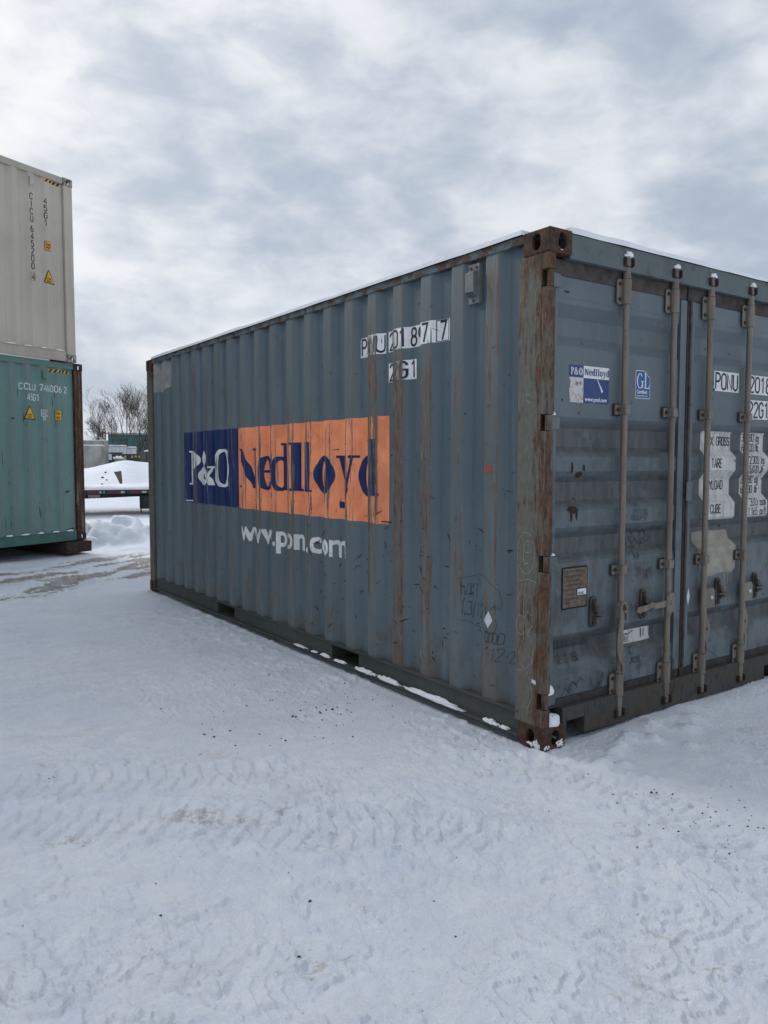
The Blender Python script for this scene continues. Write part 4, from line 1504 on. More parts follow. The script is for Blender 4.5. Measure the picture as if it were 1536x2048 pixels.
DOOR_L.decal('sticker_lettering', [font_polys('Germanischer Lloyd', .0125, .721, 1.818, .93, .0002)], M_STWHITE, door_l, .0030)
# data plate
cs = [(.150, .694), (.342, .694), (.347, .700), (.347, .905), (.341, .913), (.155, .913), (.149, .906), (.149, .700)]
DOOR_P.decal('data_plate', [[cs]], M_BLACK, door_l, .0030, 'brown riveted data plate with black border')
DOOR_P.decal('data_plate', rect(.156, .341, .701, .906), M_CSC, door_l, .0042)
rl = random.Random(5)
ln = []
for i, (t, sz) in enumerate((('CSC SAFETY APPROVAL', .0145), ('DATE MANUFACTURED', .012), ('IDENTIFICATION NO', .012), ('MAXIMUM GROSS WEIGHT', .0115), ('ALLOWABLE STACKING', .0115), ('RACKING TEST LOAD', .0115), ('NEXT EXAMINATION', .0115), ('OWNER', .012))):
    ln += font_polys(t, sz, .166 + rl.uniform(0, .012), .884 - i * .0235, .92)
DOOR_P.decal('plate_lettering', [ln], M_STINK, door_l, .0050)
DOOR_P.decal('plate_tag', rect(.262, .338, .757, .797), M_STINK, door_l, .0054)
DOOR_P.decal('plate_tag', rect(.266, .334, .761, .793), M_STWHITE, door_l, .0062, 'small white tag on the data plate')
DOOR_P.decal('plate_lettering', [font_polys('4U42', .020, .270, .764, 1.0, .0004)], M_STINK, door_l, .0070)
# codes on the right door
DOOR_R.decal('number_plate', rect(1.445, 1.713, 1.887, 2.007), M_STWHITE, door_r, .0012)
DOOR_N.decal('number_plate', rect(1.806, 2.230, 1.887, 2.007), M_STWHITE, door_r, .0012)
DOOR_N.decal('number_plate', rect(1.800, 2.042, 1.730, 1.850), M_STWHITE, door_r, .0012)
for txt, u, v, gp, S_ in (('PONU', 1.463, 1.900, .18, DOOR_R), ('201897', 1.824, 1.900, .19, DOOR_N), ('7', 2.165, 1.900, .19, DOOR_N), ('22G1', 1.816, 1.742, .17, DOOR_N)):
    S_.decal('number_lettering', stroke_text(txt, u, v, .094, .0125, gp, .98)[0], M_STINK, door_r, .0022, 'black letters ' + txt)
# weight labels
DOOR.decal('weight_label', rect(1.432, 1.755, 1.106, 1.645), M_LABEL, door_r, .0012, 'soiled white label MAX. GROSS, TARE, PAYLOAD, CUBE')
DOOR.decal('weight_label', rect(1.868, 2.136, 1.106, 1.645), M_LABEL, door_r, .0012, 'soiled white label with kilogram and pound figures')
tx = []
for t, z in (('MAX. GROSS', 1.560), ('TARE', 1.424), ('PAYLOAD', 1.290), ('CUBE', 1.145)):
    tx += stroke_text(t, 1.480 if t[0] in 'MP' else 1.494, z, .052, .0068, .13, .90)[0]
for t, q, z in (('30.480', 'kg', 1.590), ('67.200', 'lb', 1.527), ('2.300', 'kg', 1.447), ('5.070', 'lb', 1.386), ('28.180', 'kg', 1.322), ('62.130', 'lb', 1.259), ('33.0', 'cu.m', 1.178), ('1.165', 'cu.ft', 1.118)):
    end = stroke_text(t, 0, z, .047, .006, .13, .86)[1]
    tx += stroke_text(t, 2.026 - end, z, .047, .006, .13, .86)[0] + stroke_text(q, 2.052, z, .047, .006, .13, .74)[0]
DOOR.decal('weight_lettering', tx, M_STINK, door_r, .0022, None, .00004)
# overpainted patch with drips
dr = [[[(1.318, 1.032), (1.40, 1.036), (1.68, 1.034), (1.700, 1.0), (1.735, .93), (1.730, .80), (1.71, .775), (1.66, .765), (1.60, .775), (1.54, .772), (1.47, .758), (1.40, .765), (1.36, .79), (1.325, .86)]]]
for u, a in ((1.415, .70), (1.428, .725), (1.455, .715), (1.475, .735), (1.605, .60), (1.617, .655), (1.632, .585), (1.65, .70), (1.668, .74), (1.69, .72)):
    dr.append([[(u - .0025, .79), (u + .0025, .79), (u + .0018, a), (u - .0018, a)]])
DOOR_R.decal('paint_patch', dr, M_CREAMPATCH, door_r, .0012, 'cream overpainted patch with drips')
STILE.decal('reflective_diamond', [[[(1.254, .609), (1.270, .661), (1.256, .713), (1.238, .661)]]], M_TAPE, door_r, .0130 + .0005, 'small pale diamond sticker')
# torn shipping sticker and marker scrawl on the left door
DOOR_P.decal('torn_sticker', [[[(.680, .437), (.860, .437), (.935, .441), (.935, .513), (.680, .512)]]], M_LABEL, door_l, .0012, 'torn white sticker with scrawl')
sw = stroke_text('STEN', .694, .447, .026, .003, .12, .8, .05, .1, rw)[0] + [ribbon([(.70, .478), (.73, .492), (.74, .482), (.79, .503)], .005)]
sw += [ribbon([(.86, .455), (.862, .505)], .008), ribbon([(.885, .455), (.887, .505)], .005)]
DOOR_P.decal('sticker_lettering', sw, M_INK, door_l, .0024)
lp = []
for i in range(9):    # a line of looped script
    u = .165 + i * .031
    lp += [ribbon([(u, .478), (u + .004, .505), (u + .014, .512), (u + .020, .498), (u + .012, .486), (u + .006, .492), (u + .018, .478), (u + .028, .500 + rw.uniform(-.01, .012))], .0032)]
DOOR.decal('marker_writing', lp, M_INK, door_l, .0034, 'line of looped black script')
for t, u, v, hh in (('12-12-188', .172, .408, .040), ('NKT', .735, .378, .045), ('7H0355', .750, .330, .032), ('11/1', .80, .288, .03), ('8-8', .765, .915, .035), ('ACO78', .735, 1.135, .06), ('NKT', .855, .80, .055), ('01', .79, .82, .05)):
    DOOR.decal('marker_writing', stroke_text(t, u, v, hh, .0030, .12, .75, .06, .15, rw)[0], M_INK, door_l, .0034)
for z0, u0, n in ((1.065, .73, 7), (1.005, .74, 8), (.245, .19, 5), (.275, .24, 5)):
    DOOR.decal('marker_scribble', [ribbon([(u0 + i * .032 + rw.uniform(-.008, .008), z0 + (.022 if i % 2 else -.014) + rw.uniform(-.01, .01) + (i * .01 if z0 < .5 else 0)) for i in range(n)], .0034)], M_INK, door_l, .0034)
for ln_ in (arc(.79, 1.01, .05, .03, 0, 350, 14), arc(.89, 1.03, .03, .035, 0, 300, 12)):
    DOOR.decal('marker_scribble', [ribbon(ln_, .003)], M_INK, door_l, .0034)
hs = []
for i in range(26):
    u, v = rw.uniform(.40, .56), rw.uniform(.245, .33)
    hs += [ribbon([(u, v), (u + rw.uniform(-.006, .008), v - rw.uniform(.015, .05))], .0022)]
DOOR.decal('marker_hatching', hs, M_INK, door_l, .0034)['kind'] = 'stuff'
# chips and rust spots
rs_ = random.Random(21)
sc_ = []
for i in range(34):
    u, v = rs_.uniform(.15, 1.10), rs_.choice([rs_.uniform(.3, 1.7), rs_.uniform(.3, 1.7), rs_.uniform(1.6, 2.37)])
    a, b = rs_.uniform(.002, .007), rs_.uniform(.002, .014) ** 1.0
    sc_.append([[(u + a * math.cos(t) * rs_.uniform(.5, 1), v + b * math.sin(t) * rs_.uniform(.5, 1)) for t in (0, 1, 2, 3, 4, 5.2)]])
for (u, v, a, b) in ((.25, 1.425, .010, .035), (.34, 1.425, .012, .02), (.265, 1.21, .05, .022), (.25, 1.19, .012, .05), (.29, 1.19, .01, .04), (.315, 1.39, .03, .02), (.19, 2.31, .022, .006)):
    sc_.append([[(u + a * math.cos(t) * rs_.uniform(.7, 1), v + b * math.sin(t) * rs_.uniform(.7, 1)) for t in (0, .8, 1.6, 2.4, 3.2, 4, 4.8, 5.6)]])
so = DOOR.decal('scratches', sc_, M_RUST_DK, door_l, .0018, None, .00002)
so['kind'] = 'stuff'
sc_ = []
for i in range(30):
    u, v = rs_.uniform(1.3, 2.3), rs_.uniform(.3, 2.35)
    a, b = rs_.uniform(.003, .010), rs_.uniform(.004, .016)
    sc_.append([[(u + a * math.cos(t) * rs_.uniform(.5, 1), v + b * math.sin(t) * rs_.uniform(.5, 1)) for t in (0, 1, 2, 3, 4, 5.2)]])
so = DOOR.decal('scratches', sc_, M_RUST_DK, door_r, .0030, None, .00002)
so['kind'] = 'stuff'
# wires left hanging on two bars
MB().tube([(1.06, .01, .335), (1.075, .008, .33), (1.09, .012, .29), (1.105, .012, .22), (1.10, .01, .14), (1.09, .008, .115)], .0022, 6).build('hanging_wire', M_BARDK, door_l)
MB().tube([(1.40, .01, .335), (1.44, .012, .32), (1.53, .014, .265), (1.60, .015, .225), (1.64, .012, .195), (1.625, .012, .185)], .0018, 6).build('hanging_wire', M_BARDK, door_r)

# ================================================================== stacked high-cube containers on the left
def high_cube(loc, ang, label, mwall, mrail, mlow, mpost, mcast, dec, zcuts):
    L2, H2 = 12.192, 2.896
    root = thing('shipping_container', label, 'container', loc, ang, 'stacked high containers')
    prof = Profile(.17, L2 - .14, L2 - .30, .278, 42, .074, .066, .036, .014)
    f0 = lambda y, z: 0.0
    rf = lambda y, z: (.55 if .25 < y < .45 else .22) if mwall is M_GREEN else .0
    zs = [.165, .8, 1.5, 2.2, 2.79]
    w = link('side_wall', wall_mesh(prof, zs, f0, rf, mwall), root)
    link('side_wall', wall_mesh(prof, [.165, 2.79], f0, rf, mwall, lambda x, y, z: (W - x, y, z)), root)
    pe = Profile(.14, W - .14, W - .2, .278, 8, .074, .066, .036, .014)
    for yy, sgn in ((0, 1), (L2, -1)):
        vs = [(y, yy + sgn * pe.x(y), z) for y in pe.ys for z in (.16, 2.80)]
        MB().add(vs, [(2 * i, 2 * i + 1, 2 * i + 3, 2 * i + 2) for i in range(len(pe.ys) - 1)]).build('end_wall', mwall, root)
        MB().box(.163, W - .163, *sorted((yy + sgn * .006, yy + sgn * .08)), .012, .158).build('end_rail', mlow, root, .004)
        MB().box(.163, W - .163, *sorted((yy + sgn * .006, yy + sgn * .08)), 2.802, 2.888).build('end_rail', mrail, root, .004)
    MB().box(.05, W - .05, .05, L2 - .05, 2.862, 2.874).build('roof_panel', mrail, root)
    MB().box(.06, W - .06, .06, L2 - .06, .14, .155).build('floor_panel', mlow, root)
    for f in (lambda x: x, lambda x: W - x):
        a, b = sorted((f(.008), f(.07)))
        MB().box(a, b, .179, L2 - .179, 2.79, 2.884).build('top_rail', mrail, root, .004)
        m = MB()
        a, b = sorted((f(.014), f(.022)))
        for y0, y1 in ((.179, .46), (.462, 1.62), (1.622, 5.0), (5.002, 9.0), (9.002, L2 - .179)):
            m.box(a, b, y0, y1, .012, .157)
        a, b = sorted((f(.006), f(.075)))
        m.box(a, b, .179, L2 - .179, .157, .165)
        a, b = sorted((f(.0065), f(.06)))
        m.box(a, b, .179, L2 - .179, .008, .0115)
        m.build('bottom_rail', mlow, root, .0012)
        for y0, y1 in ((.006, .165), (L2 - .165, L2 - .006)):
            a, b = sorted((f(.006), f(.12)))
            MB().box(a, b, y0, y1, .118, 2.778).build('corner_post', mpost, root, .008)
    castings(root, L2, W, H2, mcast)
    S = Surf(lambda u, v, off: (prof.x(-u) - off, -u, v), [-y for y in prof.ys], zs, {'ridge': lambda u, v: prof.ridge(-u), 'rust': lambda u, v: rf(-u, v)})
    dec(S, w, prof)
    return root


def hazard(S, w, u0, u1, v0, v1, n=5):
    S.decal('hazard_strip', rect(u0, u1, v0, v1), M_YELLOW, w, .0015, 'yellow and black hazard strip')
    k = (u1 - u0) / n
    S.decal('hazard_strip', [[[(u0 + i * k, v0), (u0 + i * k + k * .5, v0), (u0 + i * k + k * .98, v1), (u0 + i * k + k * .48, v1)]] for i in range(n)], M_SIGNBLACK, w, .003, None, 0)


def vent_at(w, prof, y, z, mat):
    xx = .014
    MB().box(xx - .006, xx + .002, y - .045, y + .045, z - .105, z + .105).build('vent_plate', mat, w, .002)
    m = MB()
    m.prism([(z - .075, 0), (z - .05, .032), (z + .055, .032), (z + .065, .01), (z + .065, 0)], lambda u, v, q: (xx - .006 - v, q, u), y - .034, y + .034)
    m.build('vent_cover', mat, w, .003)


def rounded(poly, k=.12):
    out = []
    n = len(poly)
    for i in range(n):
        p, a, b = Vector(poly[i]), Vector(poly[i - 1]), Vector(poly[(i + 1) % n])
        q0 = p + (a - p).normalized() * k; q1 = p + (b - p).normalized() * k
        for t in (0, .33, .67, 1):
            out.append(tuple((1 - t) ** 2 * q0 + 2 * t * (1 - t) * p + t * t * q1))
    return out


def warn(S, w, tri, sq, ink):
    c = Vector((sum(p[0] for p in tri) / 3, sum(p[1] for p in tri) / 3))
    S.decal('warning_triangle', [[rounded(tri, .035)]], M_SIGNBLACK, w, .0015, 'yellow warning triangle with black border')
    t2 = [tuple(c + (Vector(p) - c) * .80) for p in tri]
    S.decal('warning_triangle', [[rounded(t2, .02)]], M_YELLOW, w, .003)
    S.decal('warning_lettering', [font_polys('SUPER', .030, c.x - .055, c.y - .015, .95, .001), font_polys('HEAVY', .030, c.x - .055, c.y - .05, .95, .001)], M_SIGNBLACK, w, .0045)
    u0, u1, v0, v1 = sq
    S.decal('height_plate', [[rounded([(u0, v0), (u1, v0), (u1, v1), (u0, v1)], .012)]], M_SIGNBLACK, w, .0015, 'yellow height plate 2.9m 9\'6"')
    S.decal('height_plate', rect(u0 + .008, u1 - .008, v0 + .008, v1 - .008), M_YELLOW, w, .003)
    S.decal('height_lettering', [font_polys('2.9m', .062, u0 + .013, v1 - .072, .60, .002), font_polys('9\'6"', .062, u0 + .020, v0 + .022, .72, .002)], M_SIGNBLACK, w, .0045)


def dec_green(S, w, prof):
    t = stroke_text('CCLU', -1.150, 2.405, .095, .0145, .24, 1.08)[0] + stroke_text('746006', -.805, 2.405, .095, .0145, .24, .98)[0] + stroke_text('2', -.335, 2.405, .095, .0145)[0]
    t += stroke_text('45G1', -1.035, 2.245, .095, .0145, .24, .88)[0]
    S.decal('code_lettering', t, M_CLWHITE, w, .0016, 'white letters CCLU 746006 2 and 45G1')
    warn(S, w, [(-1.10, 1.945), (-.865, 1.945), (-1.01, 2.175)], (-.535, -.420, 1.95, 2.12), None)
    S.decal('code_lettering', [ribbon([(-.790, 2.005), (-.670, 2.005), (-.670, 2.105), (-.790, 2.105), (-.790, 2.005)], .008), ribbon([(-.755, 2.005), (-.755, 2.105)], .007), ribbon([(-.774, 2.02), (-.774, 2.07)], .008),
                               ribbon(arc(-.71, 2.05, .026, .03, 40, 320, 10), .010)] + stroke_text('33', -.775, 1.945, .045, .009, .2, .95)[0], M_CLWHITE, w, .0016)
    hazard(S, w, -.62, -.235, 2.715, 2.765)
    vent_at(w, prof, .735, 2.65, M_GREENRAIL)
    r_ = random.Random(2)
    sc = []
    for i in range(40):
        y, z = r_.uniform(.2, 2.2), r_.uniform(.3, 2.6)
        l_, q = r_.uniform(.02, .30), r_.uniform(.002, .006)
        sc.append([[(-y, z), (-y + q, z - l_ * .5), (-y + r_.uniform(-.01, .01), z - l_), (-y - q, z - l_ * .5)]])
    for y, z in ((.30, .19), (.24, .20), (1.30, 1.95), (1.55, 1.96), (.34, .80), (.30, .82)):
        sc.append([[(-y + .05 * math.cos(t) * r_.uniform(.5, 1), z + .022 * math.sin(t) * r_.uniform(.5, 1)) for t in (0, 1, 2, 3, 4, 5.2)]])
    o = S.decal('scratches', sc, M_RUST, w, .0022, None, .00002)
    o['kind'] = 'stuff'


def dec_cream(S, w, prof):
    t = []
    for i, c_ in enumerate('CICU'):
        t += stroke_text(c_, -.760, 2.395 - i * .112, .090, .0135)[0]
    for i, c_ in enumerate('645200'):
        t += stroke_text(c_, -.760, 1.910 - i * .112, .090, .0135)[0]
    t += stroke_text('4', -.758, 1.190, .090, .0135)[0]
    t += [ribbon([(-.776, 1.175), (-.70, 1.175), (-.70, 1.295), (-.776, 1.295), (-.776, 1.175)], .004)]
    for i, c_ in enumerate('45G1'):
        t += stroke_text(c_, -.512, 2.395 - i * .112, .090, .0135)[0]
    S.decal('code_lettering', t, M_CLBLACK, w, .0016, 'black vertical letters CICU 645200 4 and 45G1')
    warn(S, w, [(-.545, 1.185), (-.330, 1.175), (-.475, 1.405)], (-.520, -.415, 1.68, 1.83), None)
    hazard(S, w, -.50, -.20, 2.735, 2.785, 4)
    vent_at(w, prof, .735, 2.66, M_CREAM)


GREEN_LOC, CREAM_LOC = Vector((.464, 10.733, .170)), Vector((.346, 10.603, 3.0675))
M_GPOST = material('rust_streaked_brown_post', lambda nt: dict(color=nt.mix(nt.step(nt.noise(nt.map(nt.obj(), (22, 22, 2)), 1, 6, .66, .4), .50, .66), nt.mix(nt.step(nt.noise(nt.obj(), 40, 4, .6), .4, .6), (.042, .022, .017), (.090, .046, .030)), (.17, .135, .090))), .75, .2)
green = high_cube(GREEN_LOC, R(180 - 63.3), 'sea-green container on timber blocks, lower one of the stack', M_GREEN, M_GREENRAIL, M_GREENLOW, M_GPOST, M_RUST_DK, dec_green, None)
M_CREAMRAIL = flat('cream_rail', (.40, .365, .305), .6, .3, 0, .08, 5)
M_CREAMCAST = material('cream_casting', lambda nt: dict(color=nt.mix(nt.step(nt.noise(nt.obj(), 26, 5, .65, .4), .46, .60), (.33, .31, .27), (.12, .085, .06))), .65, .3)
cream = high_cube(CREAM_LOC, R(180 - 65.5), 'cream container stacked on top of the sea-green one', M_CREAM, M_CREAMRAIL, M_CREAMRAIL, M_CREAM, M_CREAMCAST, dec_cream, None)

# timber blocks under the green container: one near the picture, one far down its length
gm = Matrix.Rotation(R(180 - 63.3), 3, 'Z')
for yy, lab in ((.10, 'dark timber block under the rusty corner of the green container'), (11.9, 'dark timber block under the far end of the green container')):
    c = GREEN_LOC + gm @ Vector((1.1, yy, 0))
    m = MB()
    m.box(-1.22, 1.22, -.14, .36, -.19, -.012)
    o = m.build('timber_block', M_WOODDK, None, .012)
    tag(o, lab, 'timber block', 'timber blocks under the green container')
    o.location = GREEN_LOC + gm @ Vector((1.14, yy - (.14 if yy > 5 else 0), 0))
    o.rotation_euler = (0, 0, R(180 - 63.3))

# ================================================================== snow lying on things
def snow_sheet(name, label, x0, x1, y0, y1, z, th, parent_m=None, nx=24, ny=48, seed=1, cat='snow'):
    m = MB()
    xs = np.linspace(x0, x1, nx); ys = np.linspace(y0, y1, ny)
    X, Y = np.meshgrid(xs, ys, indexing='ij')
    e = np.minimum.reduce([X - x0, x1 - X, Y - y0, y1 - Y])
    Z = th * (.55 + .9 * fbm(X * 2.2, Y * 2.2, seed, 4)) * np.clip(.62 + e / .10, 0, 1) + .002
    wob = .016 * (fbm(X * 5 + 3, Y * 5, seed + 3, 3) - .5)
    top = [(X[i, j] + (wob[i, j] if 0 < i < nx - 1 else wob[i, j] * .7), Y[i, j] + (wob[i, j] if 0 < j < ny - 1 else -wob[i, j] * .7), z + Z[i, j]) for i in range(nx) for j in range(ny)]
    fs = [(i * ny + j, (i + 1) * ny + j, (i + 1) * ny + j + 1, i * ny + j + 1) for i in range(nx - 1) for j in range(ny - 1)]
    rim = [i * ny for i in range(nx)] + [(nx - 1) * ny + j for j in range(1, ny)] + [i * ny + ny - 1 for i in range(nx - 2, -1, -1)] + [j for j in range(ny - 2, 0, -1)]
    b0 = len(top)
    vs = top + [(top[q][0], top[q][1], z) for q in rim]
    for a in range(len(rim)):
        b = (a + 1) % len(rim)
        fs.append((rim[a], b0 + a, b0 + b, rim[b]))
    m.add(vs, fs)
    o = m.build(name, M_SNOW, None, 0, True)
    return tag(o, label, cat, None, 'stuff')


def sheet_at(o, loc, ang):
    o.location = loc
    o.rotation_euler = (0, 0, ang)
    return o


snow_sheet('roof_snow', 'thin snow layer on the roof of the blue-grey container', -.006, W + .006, .180, L - .18, 2.5885, .030, None, 30, 90, 4)
snow_sheet('roof_snow', 'snow strip along the door header of the blue-grey container', .164, W - .164, .012, .176, 2.5860, .034, None, 60, 8, 9)
sheet_at(snow_sheet('roof_snow', 'snow strip on the green container roof edge under the cream one', .012, .40, .62, 9.0, 0, .040, None, 8, 90, 14), GREEN_LOC + Vector((0, 0, 2.885)), R(180 - 63.3))
sheet_at(snow_sheet('roof_snow', 'thin snow on the roof of the cream container', .02, W - .02, .19, 11.9, 0, .008, None, 12, 60, 15), CREAM_LOC + Vector((0, 0, 2.885)), R(180 - 65.5))


def clump(name, label, c, sx, sy, sz, seed, group=None, rz=0.0, mat=None, cat='snow clump', flat_=.0):
    bm = bmesh.new()
    bmesh.ops.create_icosphere(bm, subdivisions=4, radius=1.0)
    co = np.array([v.co[:] for v in bm.verts])
    a, b, z = co[:, 0], co[:, 1], co[:, 2]
    n_ = fbm(a * 1.5 * min(6, max(1, sx / sz)) + z * .9 + seed * 3.1, b * 1.5 * min(6, max(1, sy / sz)) - z * 1.3 + seed, seed, 5, .62) - .5
    k = 1 + 1.15 * n_
    zz_ = np.where(z > 0, z, z * flat_)
    for v, p_ in zip(bm.verts, np.stack([a * k * sx, b * k * sy, zz_ * k * sz], 1)):
        v.co = p_
    me = bpy.data.meshes.new(name)
    bm.to_mesh(me)
    bm.free()
    for p in me.polygons: p.use_smooth = True
    me.materials.append(mat or M_SNOW)
    o = link(name, me)
    o.location = c
    o.rotation_euler = (0, 0, rz)
    tag(o, label, cat, group)
    return o


for (x, s), lab in zip(((.620, 1.15), (1.043, 1.0), (1.395, 1.2), (1.818, 1.0)), ('first bar from the rusty corner post', 'second bar from the rusty corner post', 'third bar, just beyond the door seam', 'fourth bar, near the weight figures')):
    clump('snow_lump', 'small snow cap on top of the locking ' + lab, (x - .004, .024, 2.534), .027 * s, .024, .026 * s, int(x * 10), 'snow caps on the locking bars')
clump('snow_lump', 'snow lump on the bottom hinge of the left door', (.066, .026, .285), .022, .018, .036, 4, 'snow on the door hinges', 0, None, 'snow clump', .2)
clump('snow_lump', 'snow dab on the second lowest hinge of the left door', (.066, .026, .988), .020, .014, .010, 6, 'snow on the door hinges')
clump('snow_lump', 'snow dab on the second highest hinge of the left door', (.062, .026, 1.688), .018, .014, .016, 7, 'snow on the door hinges')
clump('snow_lump', 'white snow lump on the lower front corner casting', (.098, .040, .117), .060, .036, .050, 12, None, .2)
clump('snow_lump', 'fleck of snow inside the upper corner casting', (.082, .018, 2.487), .018, .02, .008, 15)
r_ = random.Random(9)
for i, (y0, y1, z) in enumerate(((2.075, 2.20, .028), (1.86, 2.0, .022), (1.52, 1.73, .032), (1.22, 1.44, .036), (.62, 1.14, .036), (.33, .44, .026), (.25, .31, .018), (2.26, 2.34, .012), (2.42, 2.62, .012))):
    clump('snow_clump', ('thin snow crust' if z < .02 else 'long snow clump' if y1 - y0 > .3 else 'small snow clump') + ' on the rail lip, %s from rusty corner' %
          {6: 'first', 5: 'second', 4: 'third', 3: 'fourth', 2: 'fifth', 1: 'sixth', 0: 'seventh', 7: 'eighth', 8: 'ninth'}[i], (.006, (y0 + y1) / 2, .044), .017, (y1 - y0) / 2 * 1.12, z * .72, 30 + i, 'snow clumps along the lower rail')
# rime stuck on the front corner casting: thin ragged flecks
fr = random.Random(31)
m = MB()
for face, cu, cv, su, sv, n in (('s', .045, .028, .020, .016, 46), ('s', .090, .020, .018, .006, 14), ('f', .030, .018, .018, .010, 20), ('f', .125, .022, .020, .013, 46)):
    for k_ in range(n):
        u, v = fr.gauss(cu, su * .6), fr.gauss(cv, sv * .6)
        if not (.010 < u < .150 and .009 < v < .105):
            continue
        rr_ = fr.uniform(.0015, .0065)
        pts = [(u + rr_ * fr.uniform(.5, 1.3) * math.cos(t), v + rr_ * fr.uniform(.5, 1.3) * math.sin(t)) for t in (0, 1, 2, 3, 4, 5.2)]
        h_ = fr.uniform(.0008, .0025)
        m.prism(pts, (lambda a, b, w: (-w, a, b)) if face == 's' else (lambda a, b, w: (a, -w, b)), -.001, h_)
tag(m.build('frost_flecks', M_SNOW), 'ragged flecks of snow stuck to the lower front corner casting', 'frost', None, 'stuff')
# dabs on the rails of the stack
for k, (root, dz, loc, an) in enumerate(((green, .165, GREEN_LOC, 63.3), (cream, .165, CREAM_LOC, 65.5))):
    mm = Matrix.Rotation(R(180 - an), 3, 'Z')
    for i in range(9):
        y = .30 + i * .278
        p = loc + mm @ Vector((.022, y, dz))
        clump('snow_dab', '%s snow dab from the corner on the lower rail of the %s container' % (('first', 'second', 'third', 'fourth', 'fifth', 'sixth', 'seventh', 'eighth', 'ninth')[i], 'green' if k == 0 else 'cream'),
              p, .022, .075 * r_.uniform(.7, 1.1), .020, 70 + i + 20 * k, 'snow dabs on the lower rails of the stack', R(180 - an))
pb = GREEN_LOC + gm @ Vector((.02, .04, -.012))
clump('snow_lump', 'white snow cap on the end of the timber block', tuple(pb + gm @ Vector((-.04, -.10, 0))), .10, .13, .05, 91)

# ================================================================== behind: flatbed trailer
tdir = Vector((.962, -.272, 0)); tback = Vector((.272, .962, 0))
TA = math.atan2(tdir.y, tdir.x)
tr = thing('flatbed_trailer', 'low black flatbed trailer with red and white side reflectors, deck under snow', 'trailer', (2.56, 19.2, 0), TA)
gz = 0.0
MB().box(-4.5, 8.5, 0, 2.45, .60, .70).build('deck', M_TRAILER, tr, .01)
MB().box(-4.5, 8.5, -.03, -.001, .585, .705).build('rub_rail', M_TRAILER, tr, .006)
x = -4.4
rt = random.Random(4)
i = 0
while x < 8.3:
    w = .30 if i % 2 == 0 else .13
    MB().box(x, x + w, -.038, -.031, .615, .668).build('side_reflector', M_TAPERED if i % 2 == 0 else M_TAPEWHT, tr)
    x += w + (.0 if i % 2 == 0 else .10) + .012
    i += 1
for q in range(22):
    MB().box(-4.4 + q * .6, -4.35 + q * .6, -.048, -.0385, .59, .70).build('stake_pocket', M_TRAILER, tr)
for yy in (.55, 1.75):
    MB().add([(-4.5, yy, .30), (-4.5, yy + .12, .30), (-4.5, yy, .5995), (-4.5, yy + .12, .5995), (1.6, yy, .50), (1.6, yy + .12, .50), (8.5, yy, .5995), (8.5, yy + .12, .5995), (8.5, yy, .46), (8.5, yy + .12, .46)],
             [(0, 1, 3, 2), (0, 4, 5, 1), (4, 8, 9, 5), (8, 6, 7, 9), (2, 3, 7, 6), (0, 2, 6, 8, 4), (1, 5, 9, 7, 3)]).build('chassis_beam', M_TRAILER, tr)
for xx in (2.35, 3.45):
    for yy in (.30, 2.15):
        m = MB()
        m.tube([(xx, yy - .13, .38), (xx, yy - .11, .38), (xx, yy + .11, .38), (xx, yy + .13, .38)], [.33, .37, .37, .33], 26)
        wh = m.build('wheel', M_RUBBER, tr, 0, True)
        MB().tube([(xx, yy - .135, .38), (xx, yy - .10, .38)], .20, 18).build('rim', M_TRAILER, wh)
MB().box(1.42, 1.44, .02, .62, .06, .57).build('mud_flap', M_RUBBER, tr, .008)
MB().box(1.40, 2.2, .10, .60, .16, .56).build('tool_box', M_TRAILER, tr, .03)
m = MB()
for q in range(5):
    m.box(.06 + q * .06, .10 + q * .06, .05, .09, .50 - .02 * (q % 2), .575)
m.box(.05, .36, .10, .14, .52, .57)
m.build('icy_bracket', M_WHITETRIM, tr, .01)
o = snow_sheet('deck_snow', 'smooth snow covering the deck of the flatbed trailer', -4.5, 8.5, -.02, 2.45, 0, .10, None, 90, 24, 23)
sheet_at(o, (2.56, 19.2, .70), TA)

# ------------------------------------------------ debris in the heap
c = Vector((*pol(16.0, 29.8), 0)); z0 = ground_z(c.x, c.y)
m = MB()
m.prism([(-.16, .46), (.10, .50), (.13, .20), (.12, -.2), (.05, -.2), (.03, .06), (-.06, .26)], lambda u, v, w: (u, w, v), -.05, .05)
o = tag(m.build('broken_post', M_STRAW, None, .01), 'grey broken wooden post sticking out of the snow heap', 'post')
o.location = (c.x, c.y, z0 + .06)
o.rotation_euler = (0, 0, R(-16))
for i, (azd, d, s) in enumerate(((14.95, 31.5, .07), (15.15, 32.2, .06), (15.20, 31.0, .05), (14.9, 30.4, .05), (15.75, 29.4, .07), (15.88, 29.4, .06))):
    px_, py_ = pol(azd, d)
    clump('stone', ('dark clod on the snow heap, second of the upper row', 'dark clod highest on the snow heap', 'dark clod on the snow heap, rightmost of the left four', 'dark clod lowest of the four left on the snow heap', 'dark clod at the left foot of the broken post', 'dark clod nearest the foot of the broken post')[i], (px_, py_, ground_z(px_, py_) + .02), s * .7, s * .5, s * .45, 100 + i, 'dark clods on the snow heap', 0, M_STONE, 'clod', 1.0)


# ------------------------------------------------ helper for upright things across the view
def face_cam(name, label, cat, azd, d, group=None):
    x_, y_ = pol(azd, d)
    return thing(name, label, cat, (x_, y_, 0), R(-azd), group)


def wid(px, d):
    return px / 1542.8 * d * 1.0


